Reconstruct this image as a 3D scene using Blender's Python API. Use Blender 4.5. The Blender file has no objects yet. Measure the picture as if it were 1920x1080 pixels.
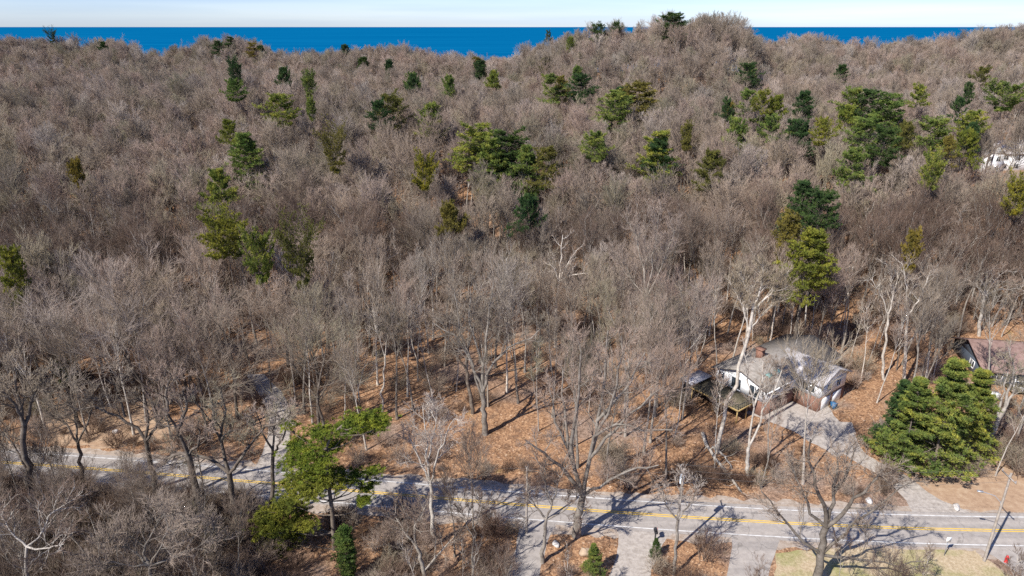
import bpy, math, random
import numpy as np
R = math.radians
sc = bpy.context.scene
# ---------------------------------------------------------------- camera
TH = R(20.95); H = 60.0
cd = bpy.data.cameras.new('camera'); cam = bpy.data.objects.new('camera', cd); sc.collection.objects.link(cam)
cam.location = (0, 0, H); cam.rotation_euler = (R(90) - TH, 0, 0)
cd.lens = 24; cd.sensor_width = 36; cd.clip_start = 0.5; cd.clip_end = 300000
sc.camera = cam
# ---------------------------------------------------------------- light
SUN_EL = R(44.5); SUN_AZ = math.atan2(-0.717, -0.697)      # direction towards the sun on the ground, as x, y
w = bpy.data.worlds.new('World'); sc.world = w; w.use_nodes = True
wn = w.node_tree.nodes; wl = w.node_tree.links; wn.clear()
sky = wn.new('ShaderNodeTexSky'); sky.sky_type = 'NISHITA'; sky.sun_disc = False
sky.sun_elevation = SUN_EL; sky.sun_rotation = math.atan2(-0.717, -0.697)
sky.altitude = 200; sky.air_density = 0.75; sky.dust_density = 0.3; sky.ozone_density = 2.5
bg = wn.new('ShaderNodeBackground'); bg.inputs[1].default_value = 0.095
wo = wn.new('ShaderNodeOutputWorld'); tint = wn.new('ShaderNodeMix'); tint.data_type = 'RGBA'; tint.blend_type = 'MULTIPLY'; tint.inputs['Factor'].default_value = 1.0; tint.inputs['B'].default_value = (0.84, 0.885, 1.12, 1)
wl.new(sky.outputs[0], tint.inputs['A']); tcw = wn.new('ShaderNodeTexCoord'); mpw = wn.new('ShaderNodeMapping'); mpw.inputs['Scale'].default_value = (1.2, 1.2, 26); mpw.inputs['Rotation'].default_value = (0.03, 0.02, 0)
nw = wn.new('ShaderNodeTexNoise'); nw.inputs['Scale'].default_value = 1.6; nw.inputs['Detail'].default_value = 4; rw = wn.new('ShaderNodeValToRGB')
rw.color_ramp.elements[0].position = 0.42; rw.color_ramp.elements[0].color = (0.97, 0.98, 1.0, 1); rw.color_ramp.elements[1].position = 0.66; rw.color_ramp.elements[1].color = (1.16, 1.11, 1.05, 1)
wl.new(tcw.outputs['Generated'], mpw.inputs[0]); wl.new(mpw.outputs[0], nw.inputs['Vector']); wl.new(nw.outputs[0], rw.inputs[0])
cl = wn.new('ShaderNodeMix'); cl.data_type = 'RGBA'; cl.blend_type = 'MULTIPLY'; cl.inputs['Factor'].default_value = 1.0
wl.new(tint.outputs['Result'], cl.inputs['A']); wl.new(rw.outputs[0], cl.inputs['B']); wl.new(cl.outputs['Result'], bg.inputs[0]); wl.new(bg.outputs[0], wo.inputs[0])
sl = bpy.data.lights.new('sun', 'SUN'); sl.energy = 4.6; sl.angle = R(0.53); sl.color = (1.0, 0.955, 0.89)
so = bpy.data.objects.new('sun', sl); sc.collection.objects.link(so); so.location = (-40, -40, 120)
from mathutils import Vector, Matrix
sdir = Vector((0.717 * math.cos(SUN_EL), 0.697 * math.cos(SUN_EL), -math.sin(SUN_EL)))
so.rotation_euler = sdir.to_track_quat('-Z', 'Y').to_euler()
sc.view_settings.view_transform = 'Standard'; sc.view_settings.look = 'None'
sc.view_settings.exposure = 0.58; sc.view_settings.gamma = 1
sc.render.engine = 'CYCLES'
sc.cycles.use_denoising = False; sc.cycles.max_bounces = 4; sc.cycles.diffuse_bounces = 2; sc.cycles.glossy_bounces = 1; sc.cycles.transmission_bounces = 2
sc.cycles.transparent_max_bounces = 4
COL = sc.collection
# ---------------------------------------------------------------- picture <-> place
cT, sT = math.cos(TH), math.sin(TH)
def ray(px, py):
    u = (px - 960) / 1280; v = (540 - py) / 1280
    return np.array([u, cT + v * sT, -sT + v * cT])
def G(px, py, z=0.0):
    d = ray(px, py); t = (z - H) / d[2]; return np.array([d[0] * t, d[1] * t])
def atY(px, py, Y):
    d = ray(px, py); t = Y / d[1]; return np.array([d[0] * t, Y, H + d[2] * t])
def proj(x, y, z):
    dep = y * cT + (H - z) * sT; up = (z - H) * cT + y * sT
    return 960 + 1280 * x / dep, 540 - 1280 * up / dep
# ---------------------------------------------------------------- materials
def nd(nt, t, **k):
    n = nt.nodes.new(t)
    for a, b in k.items():
        if a[0] == 'i' and a[1:].isdigit(): n.inputs[int(a[1:])].default_value = b
        else: setattr(n, a, b)
    return n
def mat(name, rough=0.9):
    m = bpy.data.materials.new(name); m.use_nodes = True
    b = m.node_tree.nodes['Principled BSDF']; b.inputs['Roughness'].default_value = rough
    b.inputs['Specular IOR Level'].default_value = 0.15
    return m, m.node_tree, b
def ramp(nt, fac, stops):
    r = nd(nt, 'ShaderNodeValToRGB'); e = r.color_ramp.elements
    while len(e) < len(stops): e.new(0.5)
    for q, (p, c) in zip(e, stops): q.position = p; q.color = (*c, 1)
    nt.links.new(fac, r.inputs[0]); return r.outputs[0]
def noise(nt, scale, detail=3, rough=0.5, vec=None):
    n = nd(nt, 'ShaderNodeTexNoise'); n.inputs['Scale'].default_value = scale; n.inputs['Detail'].default_value = detail; n.inputs['Roughness'].default_value = rough
    if vec is None:
        tc = nd(nt, 'ShaderNodeTexCoord'); vec = tc.outputs['Object']
    nt.links.new(vec, n.inputs['Vector']); return n.outputs[0]
def mix(nt, f, a, b, mode='MIX'):
    m = nd(nt, 'ShaderNodeMix', data_type='RGBA', blend_type=mode)
    for s, v in ((m.inputs['Factor'], f), (m.inputs['A'], a), (m.inputs['B'], b)):
        if hasattr(v, 'links') or isinstance(v, bpy.types.NodeSocket): nt.links.new(v, s)
        else: s.default_value = (*v, 1) if isinstance(v, tuple) else v
    return m.outputs['Result']
def noise_mat(name, stops, scale, rough=0.9, detail=4, nrough=0.6, bump=0.0, spec=0.15):
    m, nt, b = mat(name, rough)
    f = noise(nt, scale, detail, nrough)
    nt.links.new(ramp(nt, f, stops), b.inputs['Base Color']); b.inputs['Specular IOR Level'].default_value = spec
    if bump:
        bp = nd(nt, 'ShaderNodeBump'); bp.inputs['Strength'].default_value = bump; bp.inputs['Distance'].default_value = 0.05
        nt.links.new(f, bp.inputs['Height']); nt.links.new(bp.outputs[0], b.inputs['Normal'])
    return m
def litter_mat():
    m, nt, b = mat('leaf_litter', 0.95)
    tc = nd(nt, 'ShaderNodeTexCoord').outputs['Object']
    big = noise(nt, 0.06, 3, 0.6, tc); mid = noise(nt, 0.55, 4, 0.65, tc)
    v = nd(nt, 'ShaderNodeTexVoronoi'); v.inputs['Scale'].default_value = 4.6; nt.links.new(tc, v.inputs['Vector'])
    leaf = ramp(nt, v.outputs['Color'], [(0.0, (0.12, 0.064, 0.037)), (0.35, (0.26, 0.145, 0.083)), (0.62, (0.38, 0.215, 0.117)), (0.86, (0.48, 0.30, 0.172)), (1.0, (0.66, 0.52, 0.40))])
    soil = ramp(nt, mid, [(0.25, (0.14, 0.085, 0.055)), (0.75, (0.30, 0.18, 0.115))])
    f = ramp(nt, mid, [(0.30, (0, 0, 0)), (0.46, (1, 1, 1))])
    c = mix(nt, f, soil, leaf)
    fg = ramp(nt, big, [(0.52, (0, 0, 0)), (0.62, (1, 1, 1))])
    grey = ramp(nt, v.outputs['Color'], [(0, (0.13, 0.085, 0.06)), (1, (0.40, 0.28, 0.21))])
    c = mix(nt, fg, c, grey)
    damp = ramp(nt, noise(nt, 0.19, 5, 0.7, tc), [(0.34, (0.62, 0.60, 0.58)), (0.47, (1.0, 1.0, 1.0)), (0.62, (1.0, 1.0, 1.0)), (0.72, (0.86, 0.98, 0.78))])
    c = mix(nt, 1.0, c, damp, 'MULTIPLY')
    nt.links.new(c, b.inputs['Base Color'])
    bp = nd(nt, 'ShaderNodeBump'); bp.inputs['Strength'].default_value = 0.5; bp.inputs['Distance'].default_value = 0.12
    nt.links.new(v.outputs['Distance'], bp.inputs['Height']); nt.links.new(bp.outputs[0], b.inputs['Normal'])
    return m
M = {}
M['litter'] = litter_mat()
def asphalt_mat():
    m, nt, b = mat('asphalt', 0.9)
    tc = nd(nt, 'ShaderNodeTexCoord').outputs['Object']
    base = ramp(nt, noise(nt, 1.1, 9, 0.75, tc), [(0.3, (0.29, 0.26, 0.235)), (0.5, (0.37, 0.335, 0.305)), (0.7, (0.45, 0.41, 0.37))])
    mp = nd(nt, 'ShaderNodeMapping'); mp.inputs['Scale'].default_value = (0.03, 0.75, 1); mp.inputs['Rotation'].default_value = (0, 0, R(6)); nt.links.new(tc, mp.inputs[0])
    wear = ramp(nt, noise(nt, 1.0, 3, 0.5, mp.outputs[0]), [(0.35, (0.82, 0.82, 0.83)), (0.65, (1.08, 1.07, 1.06))])
    c = mix(nt, 1.0, base, wear, 'MULTIPLY')
    v = nd(nt, 'ShaderNodeTexVoronoi'); v.feature = 'DISTANCE_TO_EDGE'; v.inputs['Scale'].default_value = 0.16
    wp = nd(nt, 'ShaderNodeVectorMath', operation='ADD'); nz = nd(nt, 'ShaderNodeTexNoise'); nz.inputs['Scale'].default_value = 0.5; nt.links.new(tc, nz.inputs['Vector'])
    sc_ = nd(nt, 'ShaderNodeVectorMath', operation='SCALE'); sc_.inputs['Scale'].default_value = 3.0; nt.links.new(nz.outputs['Color'], sc_.inputs[0]); nt.links.new(tc, wp.inputs[0]); nt.links.new(sc_.outputs[0], wp.inputs[1]); nt.links.new(wp.outputs[0], v.inputs['Vector'])
    crack = ramp(nt, v.outputs['Distance'], [(0.0, (0.7, 0.7, 0.7)), (0.004, (0.72, 0.72, 0.72)), (0.010, (1, 1, 1))])
    nt.links.new(mix(nt, 1.0, c, crack, 'MULTIPLY'), b.inputs['Base Color']); return m
M['asphalt'] = asphalt_mat()
M['gravel'] = noise_mat('gravel', [(0.3, (0.24, 0.205, 0.175)), (0.5, (0.40, 0.355, 0.315)), (0.7, (0.54, 0.49, 0.435))], 1.6, detail=8, nrough=0.75, bump=0.3)
M['shoulder'] = noise_mat('shoulder_sand', [(0.3, (0.24, 0.17, 0.12)), (0.5, (0.38, 0.31, 0.25)), (0.7, (0.50, 0.44, 0.385))], 1.2, detail=8, nrough=0.75, bump=0.3)
M['grass'] = noise_mat('dry_grass', [(0.28, (0.18, 0.19, 0.07)), (0.42, (0.34, 0.31, 0.14)), (0.53, (0.47, 0.37, 0.22)), (0.75, (0.55, 0.43, 0.30))], 0.45, detail=9, nrough=0.78, bump=0.3)
def grass_mat():
    m, nt, b = mat('dry_grass_mix', 0.95); tc = nd(nt, 'ShaderNodeTexCoord').outputs['Object']
    fine = noise(nt, 2.6, 10, 0.85, tc); big = noise(nt, 0.16, 4, 0.6, tc)
    dry = ramp(nt, fine, [(0.3, (0.24, 0.165, 0.10)), (0.5, (0.46, 0.36, 0.23)), (0.68, (0.66, 0.55, 0.41))])
    green = ramp(nt, fine, [(0.3, (0.13, 0.13, 0.05)), (0.5, (0.30, 0.28, 0.12)), (0.7, (0.50, 0.45, 0.24))])
    nt.links.new(mix(nt, ramp(nt, big, [(0.44, (0, 0, 0)), (0.58, (1, 1, 1))]), dry, green), b.inputs['Base Color'])
    bp = nd(nt, 'ShaderNodeBump'); bp.inputs['Strength'].default_value = 0.6; bp.inputs['Distance'].default_value = 0.1
    nt.links.new(fine, bp.inputs['Height']); nt.links.new(bp.outputs[0], b.inputs['Normal']); return m
M['grass'] = grass_mat()
M['sand'] = noise_mat('sandy_clearing', [(0.3, (0.26, 0.165, 0.11)), (0.5, (0.40, 0.27, 0.175)), (0.7, (0.52, 0.40, 0.28))], 0.9, detail=9, nrough=0.8, bump=0.3)
M['white_line'] = noise_mat('worn_white_paint', [(0.35, (0.42, 0.41, 0.40)), (0.55, (0.68, 0.67, 0.65))], 1.4)
M['yellow_line'] = noise_mat('worn_yellow_paint', [(0.3, (0.50, 0.33, 0.07)), (0.5, (0.78, 0.50, 0.06))], 2.0)
def bark(name, a, b_, c):
    m, nt, b = mat(name, 0.95)
    f = noise(nt, 1.3, 5, 0.7); base = ramp(nt, f, [(0.3, a), (0.5, b_), (0.72, c)])
    oi = nd(nt, 'ShaderNodeObjectInfo').outputs['Random']
    tint = ramp(nt, oi, [(0.0, (0.62, 0.6, 0.58)), (0.45, (0.9, 0.88, 0.86)), (0.8, (1.05, 1.02, 0.98)), (1.0, (1.3, 1.26, 1.2))])
    nt.links.new(mix(nt, 1.0, base, tint, 'MULTIPLY'), b.inputs['Base Color'])
    return m
M['bark'] = bark('grey_bark', (0.13, 0.11, 0.095), (0.25, 0.225, 0.195), (0.40, 0.37, 0.335))
M['bark_dark'] = bark('dark_bark', (0.07, 0.055, 0.045), (0.15, 0.125, 0.105), (0.26, 0.235, 0.2))
M['bark_pale'] = bark('pale_bark', (0.26, 0.235, 0.205), (0.46, 0.425, 0.38), (0.66, 0.625, 0.58))
def twig(name, stops):
    m, nt, b = mat(name, 0.9)
    oi = nd(nt, 'ShaderNodeObjectInfo').outputs['Random']
    c = ramp(nt, oi, stops)
    g = nd(nt, 'ShaderNodeNewGeometry').outputs['Position']
    n = noise(nt, 0.022, 3, 0.6, g); v = ramp(nt, n, [(0.36, (0.90, 0.90, 0.86)), (0.5, (1.05, 1.01, 0.98)), (0.64, (1.15, 1.08, 1.03))])
    nt.links.new(mix(nt, 1.0, c, v, 'MULTIPLY'), b.inputs['Base Color'])
    return m
M['twig'] = twig('twigs', [(0.0, (0.24, 0.205, 0.165)), (0.22, (0.335, 0.275, 0.22)), (0.42, (0.345, 0.265, 0.22)), (0.6, (0.31, 0.28, 0.20)), (0.78, (0.36, 0.285, 0.24)), (1.0, (0.41, 0.365, 0.32))])
M['twig_brush'] = twig('brush_twigs', [(0.0, (0.10, 0.062, 0.045)), (0.5, (0.16, 0.105, 0.078)), (1.0, (0.26, 0.20, 0.155))])
M['twig_near'] = twig('near_brown_twigs', [(0.0, (0.12, 0.085, 0.065)), (0.5, (0.20, 0.15, 0.12)), (1.0, (0.30, 0.25, 0.205))])
def needles(name, dark, midc, pale_tone):
    m = bpy.data.materials.new(name); m.use_nodes = True; nt = m.node_tree; nt.nodes.clear()
    f = noise(nt, 0.55, 3, 0.6); c = ramp(nt, f, [(0.32, dark), (0.5, midc), (0.68, pale_tone)])  # foliage's own tone, varying by noise from dark to yellower green
    oi = nd(nt, 'ShaderNodeObjectInfo').outputs['Random']
    tint = ramp(nt, oi, [(0.0, (0.7, 0.82, 0.85)), (0.5, (1, 1, 1)), (1.0, (1.3, 1.12, 0.85))])
    c = mix(nt, 1.0, c, tint, 'MULTIPLY')
    d = nd(nt, 'ShaderNodeBsdfDiffuse'); t = nd(nt, 'ShaderNodeBsdfTranslucent'); ms = nd(nt, 'ShaderNodeMixShader', i0=0.22)
    o = nd(nt, 'ShaderNodeOutputMaterial')
    nt.links.new(c, d.inputs[0]); nt.links.new(c, t.inputs[0]); nt.links.new(d.outputs[0], ms.inputs[1]); nt.links.new(t.outputs[0], ms.inputs[2]); nt.links.new(ms.outputs[0], o.inputs[0])
    return m
M['needle'] = needles('pine_needles', (0.07, 0.12, 0.03), (0.18, 0.23, 0.06), (0.34, 0.355, 0.08))
M['needle_bright'] = needles('bright_pine_needles', (0.08, 0.13, 0.04), (0.19, 0.235, 0.06), (0.40, 0.385, 0.075))
M['needle_yellow'] = needles('yellow_green_needles', (0.11, 0.13, 0.03), (0.22, 0.225, 0.04), (0.33, 0.30, 0.05))
M['needle_olive'] = needles('cedar_foliage', (0.10, 0.095, 0.03), (0.20, 0.17, 0.045), (0.30, 0.25, 0.06))
M['needle_dark'] = needles('dark_needles', (0.03, 0.06, 0.028), (0.06, 0.105, 0.04), (0.10, 0.155, 0.045))
def plain(name, c, rough=0.6, spec=0.3, metal=0.0, var=0.12, scale=3.0):
    m, nt, b = mat(name, rough); b.inputs['Specular IOR Level'].default_value = spec; b.inputs['Metallic'].default_value = metal
    f = noise(nt, scale, 4, 0.6)
    nt.links.new(ramp(nt, f, [(0.3, tuple(x * (1 - var) for x in c)), (0.7, tuple(min(1, x * (1 + var)) for x in c))]), b.inputs['Base Color'])
    return m
M['white'] = plain('white_siding', (0.80, 0.80, 0.80))
M['grey_wall'] = plain('grey_siding', (0.30, 0.31, 0.33))
M['navy_wall'] = plain('slate_siding', (0.07, 0.085, 0.11))
M['brick'] = noise_mat('red_brick', [(0.35, (0.17, 0.085, 0.062)), (0.6, (0.30, 0.17, 0.125))], 6.0, bump=0.3)
M['shingle_grey'] = noise_mat('grey_shingles', [(0.3, (0.17, 0.15, 0.13)), (0.5, (0.26, 0.235, 0.21)), (0.7, (0.37, 0.335, 0.305))], 1.5, detail=7, nrough=0.75)
M['shingle_pale'] = noise_mat('pale_shingles', [(0.3, (0.40, 0.38, 0.385)), (0.7, (0.58, 0.55, 0.555))], 1.5, detail=7, nrough=0.75)
M['shingle_brown'] = noise_mat('red_brown_shingles', [(0.3, (0.17, 0.105, 0.09)), (0.7, (0.32, 0.225, 0.20))], 1.5, detail=7, nrough=0.75)
M['deck'] = noise_mat('deck_boards', [(0.3, (0.10, 0.085, 0.055)), (0.7, (0.19, 0.165, 0.11))], 2.0, detail=6)
M['lumber'] = plain('yellow_lumber', (0.42, 0.30, 0.13))
M['glass'] = plain('window_glass', (0.03, 0.04, 0.05), rough=0.1, spec=0.6)
M['dark'] = plain('dark_trim', (0.03, 0.03, 0.035))
M['copper'] = plain('skylight_teal', (0.20, 0.36, 0.34))
M['pole'] = noise_mat('weathered_pole', [(0.3, (0.26, 0.225, 0.19)), (0.7, (0.46, 0.41, 0.36))], 2.0)
M['metal'] = plain('grey_metal', (0.42, 0.44, 0.47), rough=0.4, metal=0.3)
M['can'] = plain('pale_blue_can', (0.62, 0.68, 0.75), rough=0.4)
M['wire'] = plain('wire', (0.12, 0.12, 0.12))
M['red'] = plain('red_paint', (0.50, 0.03, 0.03), rough=0.4)
M['blue'] = plain('blue_plastic', (0.03, 0.14, 0.30), rough=0.4)
M['rock'] = noise_mat('pale_rock', [(0.3, (0.40, 0.37, 0.34)), (0.7, (0.68, 0.64, 0.60))], 2.0, bump=0.4)
M['rock_tan'] = noise_mat('tan_rock', [(0.3, (0.30, 0.22, 0.15)), (0.7, (0.52, 0.40, 0.29))], 2.0, bump=0.4)
def water_mat():
    m, nt, b = mat('lake_water', 0.45); b.inputs['Specular IOR Level'].default_value = 0.0
    g = nd(nt, 'ShaderNodeTexCoord'); mp = nd(nt, 'ShaderNodeMapping'); mp.inputs['Scale'].default_value = (0.0004, 0.004, 1)
    nt.links.new(g.outputs['Object'], mp.inputs[0])
    f = noise(nt, 1.0, 5, 0.6, mp.outputs[0])
    nt.links.new(ramp(nt, f, [(0.35, (0.0, 0.090, 0.225)), (0.65, (0.002, 0.122, 0.268))]), b.inputs['Base Color'])
    return m
M['water'] = water_mat()
# ---------------------------------------------------------------- mesh helpers
rng = np.random.default_rng(7)
class MB:
    def __init__(s): s.v = []; s.f4 = []; s.f3 = []; s.n = 0
    def add(s, V, Q=None, T=None):
        V = np.asarray(V, dtype=np.float32).reshape(-1, 3)
        if Q is not None and len(Q): s.f4.append(np.asarray(Q, dtype=np.int64).reshape(-1, 4) + s.n)
        if T is not None and len(T): s.f3.append(np.asarray(T, dtype=np.int64).reshape(-1, 3) + s.n)
        s.v.append(V); s.n += len(V)
    def mesh(s, name):
        me = bpy.data.meshes.new(name)
        V = np.concatenate(s.v); Q = np.concatenate(s.f4) if s.f4 else np.zeros((0, 4), int); T = np.concatenate(s.f3) if s.f3 else np.zeros((0, 3), int)
        loops = np.concatenate([Q.ravel(), T.ravel()]); tot = np.concatenate([np.full(len(Q), 4), np.full(len(T), 3)])
        st = np.concatenate([[0], np.cumsum(tot)[:-1]]) if len(tot) else tot
        me.vertices.add(len(V)); me.vertices.foreach_set('co', V.ravel())
        me.loops.add(len(loops)); me.loops.foreach_set('vertex_index', loops.astype(np.int32))
        me.polygons.add(len(tot)); me.polygons.foreach_set('loop_start', st.astype(np.int32)); me.polygons.foreach_set('loop_total', tot.astype(np.int32))
        me.update(calc_edges=True); me.validate()
        return me
    def box(s, c, size, M4=None, rz=0):
        x, y, z = [q / 2 for q in size]
        V = np.array([[-x, -y, -z], [x, -y, -z], [x, y, -z], [-x, y, -z], [-x, -y, z], [x, -y, z], [x, y, z], [-x, y, z]])
        if rz: a, b = math.cos(rz), math.sin(rz); V = V @ np.array([[a, b, 0], [-b, a, 0], [0, 0, 1]])
        s.add(V + np.array(c), [[0, 3, 2, 1], [4, 5, 6, 7], [0, 1, 5, 4], [1, 2, 6, 5], [2, 3, 7, 6], [3, 0, 4, 7]])
    def tubes(s, P, Rr, k, cap=False):
        # P [B,n,3], Rr [B,n]
        B, n, _ = P.shape
        if B == 0: return
        T = np.empty_like(P); T[:, 1:-1] = P[:, 2:] - P[:, :-2]; T[:, 0] = P[:, 1] - P[:, 0]; T[:, -1] = P[:, -1] - P[:, -2]
        T /= np.linalg.norm(T, axis=2, keepdims=True) + 1e-9
        ref = np.where(np.abs(T[:, :1, 2:3]) < 0.8, np.array([0, 0, 1.0]), np.array([1.0, 0, 0]))
        e1 = np.cross(T, np.broadcast_to(ref, T.shape)); e1 /= np.linalg.norm(e1, axis=2, keepdims=True) + 1e-9
        e2 = np.cross(T, e1)
        a = np.arange(k) * 2 * math.pi / k
        V = P[:, :, None, :] + Rr[:, :, None, None] * (np.cos(a)[None, None, :, None] * e1[:, :, None, :] + np.sin(a)[None, None, :, None] * e2[:, :, None, :])
        i = np.arange(B)[:, None, None] * n * k + np.arange(n - 1)[None, :, None] * k; j = np.arange(k)[None, None, :]; j2 = (j + 1) % k
        Q = np.stack([i + j, i + k + j, i + k + j2, i + j2], axis=-1).reshape(-1, 4)
        s.add(V.reshape(-1, 3), Q)
        if cap:
            for b in range(B):
                o = s.n - B * n * k + b * n * k
                c0 = P[b, -1]; s.v.append(np.array([c0], dtype=np.float32)); ci = s.n; s.n += 1
                base = o + (n - 1) * k
                # indices already absolute
                s.f3.append(np.array([[base + q, base + (q + 1) % k, ci] for q in range(k)]))
def tag(o, label=None, cat=None, group=None, kind=None):
    if label: o['label'] = label
    if cat: o['category'] = cat
    if group: o['group'] = group
    if kind: o['kind'] = kind
    return o
def obj(name, mb, m, parent=None, loc=None, smooth=False):
    me = mb.mesh(name) if isinstance(mb, MB) else mb
    if m is not None and not me.materials: me.materials.append(m)
    o = bpy.data.objects.new(name, me); COL.objects.link(o)
    if parent is not None: o.parent = parent
    if loc is not None: o.location = loc
    if smooth: me.polygons.foreach_set('use_smooth', [True] * len(me.polygons))
    return o
def empty(name, loc, rz=0, **k):
    o = bpy.data.objects.new(name, None); COL.objects.link(o); o.location = loc; o.rotation_euler = (0, 0, rz); o.empty_display_size = 0.3
    return tag(o, **k)
def copy_thing(o, loc, rz, s=1.0, tilt=(0, 0)):
    c = o.copy(); COL.objects.link(c); c.location = loc; c.rotation_euler = (tilt[0], tilt[1], rz); c.scale = (s, s, s) if np.isscalar(s) else s
    for ch in o.children:
        d = ch.copy(); COL.objects.link(d); d.parent = c
    return c
# ---------------------------------------------------------------- terrain
SK = np.array([(-600, 60), (0, 66), (90, 69), (150, 75), (180, 77), (215, 64), (245, 68), (275, 90), (320, 95), (370, 74), (430, 63), (490, 72), (530, 95), (570, 96), (620, 91), (700, 80), (740, 80), (800, 90), (870, 100), (925, 103), (960, 96), (1010, 72), (1060, 56), (1100, 47), (1150, 45), (1200, 37), (1250, 29), (1300, 29), (1345, 32), (1385, 46), (1402, 70), (1440, 66), (1500, 60), (1600, 76), (1650, 70), (1720, 68), (1800, 56), (1850, 46), (1900, 38), (2500, 36)], float)
YR = np.array([(-600, 430), (0, 440), (250, 450), (300, 500), (520, 520), (620, 430), (900, 420), (1050, 370), (1200, 335), (1380, 335), (1420, 430), (1700, 430), (1900, 400), (2500, 400)], float)
def slope(py):
    v = (540 - py) / 1280; return (v * cT - sT) / (cT + v * sT)
def ground(X, Y):
    X = np.asarray(X, float); Y = np.asarray(Y, float)
    Yc = np.maximum(Y, 1.0)
    px = 960 + 1280 * X / (np.maximum(Yc, 60) * cT + 40 * sT)
    yr = np.interp(px, YR[:, 0], YR[:, 1]); zr = H + yr * slope(np.interp(px, SK[:, 0], SK[:, 1])) - 22.0
    B = np.interp(Yc, [0, 112, 135, 165, 200, 240, 300, 600], [0, 0, 1.6, 7.5, 13.5, 15.5, 16.5, 17])
    nz = 1.7 * np.sin(X * 0.045 + 1.3 + 0.02 * Yc) * np.sin(Yc * 0.052 + 0.6) + 1.2 * np.sin(X * 0.021 + Yc * 0.033) + 0.6 * np.sin(X * 0.11 + 2) * np.sin(Yc * 0.093)
    amp = np.clip((Yc - 112) / 70, 0, 1) * np.clip((yr * 1.25 - Yc) / 150, 0, 1)
    # a low dune step on the left
    step = 4.0 * np.exp(-((Yc - 250 - 0.06 * X) / 22) ** 2) * np.clip((900 - px) / 500, 0, 1)
    t = np.clip((Yc - yr * 0.72) / (yr * 0.28), 0, 1); t = t * t * (3 - 2 * t)
    z = B + (zr - B) * t + nz * amp + step
    d = np.clip((Yc - yr) / 170, 0, 1.2)
    z = np.where(Yc > yr, zr - (zr + 30) * d * d * (3 - 2 * np.minimum(d, 1)), z)
    return np.maximum(z, -32)
def march(px, py, h=0.0, y0=55, y1=620):
    d = ray(px, py); Ys = np.arange(y0, y1, 0.5); t = Ys / d[1]; Xs = d[0] * t; Zs = H + d[2] * t
    hit = np.nonzero(Zs <= ground(Xs, Ys) + h)[0]
    if len(hit) == 0: i = int(np.argmin(Zs - ground(Xs, Ys) - h))
    else: i = hit[0]
    return Xs[i], Ys[i], float(ground(Xs[i], Ys[i]))
ys = np.concatenate([np.arange(-160, 108, 12), np.arange(108, 660, 4.0), [700, 760]]); xs = np.arange(-720, 721, 6.0)
XX, YY = np.meshgrid(xs, ys); ZZ = ground(XX, YY)
mb = MB(); nx = len(xs); ny = len(ys)
i = np.arange(ny - 1)[:, None] * nx + np.arange(nx - 1)[None, :]
mb.add(np.stack([XX, YY, ZZ], -1), np.stack([i, i + 1, i + 1 + nx, i + nx], -1).reshape(-1, 4))
tag(obj('ground', mb, M['litter'], smooth=True), kind='structure')
mb = MB(); L = 120000
mb.add([[-L, 500, -25], [L, 500, -25], [L, L * 1.4, -25], [-L, L * 1.4, -25]], [[0, 1, 2, 3]])
tag(obj('lake_water', mb, M['water']), kind='structure')
# ---------------------------------------------------------------- road
CE = np.array([4.8e-06, 3.75e-04, -1.245e-01, 75.35])
def road_y(x):
    x = np.asarray(x, float); xc = np.clip(x, -75, 78); y = np.polyval(CE, xc); dv = np.polyval(np.polyder(CE), xc)
    return y + dv * (x - xc)
def road_n(x):
    xc = np.clip(x, -75, 78); s = np.polyval(np.polyder(CE), xc); n = np.stack([-s, np.ones_like(s)], -1); return n / np.linalg.norm(n, axis=-1, keepdims=True)
def strip(o1, o2, z, x0=-200, x1=200, jit=0.0, seg=1.5):
    x = np.arange(x0, x1 + seg, seg); c = np.stack([x, road_y(x)], -1); n = road_n(x)
    j1 = jit * (rng.random(len(x)) - 0.5); j2 = jit * (rng.random(len(x)) - 0.5)
    a = c + n * (o1 + j1)[:, None]; b = c + n * (o2 + j2)[:, None]
    V = np.concatenate([np.c_[a, np.full(len(x), z)], np.c_[b, np.full(len(x), z)]])
    k = np.arange(len(x) - 1); m = MB(); m.add(V, np.stack([k, k + 1, k + 1 + len(x), k + len(x)], -1)); return m
def smooth_jit(n, a):
    q = rng.random(n) - 0.5; q = np.convolve(q, [0.25, 0.5, 0.25], 'same'); return q * a
tag(obj('road_shoulder', strip(-4.7, 4.5, 0.012, jit=1.1, seg=1.1), M['shoulder']), kind='structure')
tag(obj('road', strip(-3.35, 3.35, 0.03), M['asphalt']), kind='structure')
for a in (-2.72, 2.62): tag(obj('road_edge_line', strip(a - 0.085, a + 0.085, 0.036), M['white_line']), kind='structure')
for a in (-0.17, 0.17): tag(obj('road_centre_line', strip(a - 0.075, a + 0.075, 0.036), M['yellow_line']), kind='structure')
def sheet(name, px_pts, z, m, close=True, sub=5, jit=0.5):
    P = np.array([G(*p) for p in px_pts]); out = []
    for a, b in zip(P, np.roll(P, -1, axis=0)):
        for q in range(sub):
            out.append(a + (b - a) * q / sub + (rng.random(2) - 0.5) * jit)
    me = bpy.data.meshes.new(name); me.from_pydata([(x, y, z) for x, y in out], [], [list(range(len(out)))]); me.update()
    me.materials.append(m); o = bpy.data.objects.new(name, me); COL.objects.link(o); tag(o, kind='structure')
    return o
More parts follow.
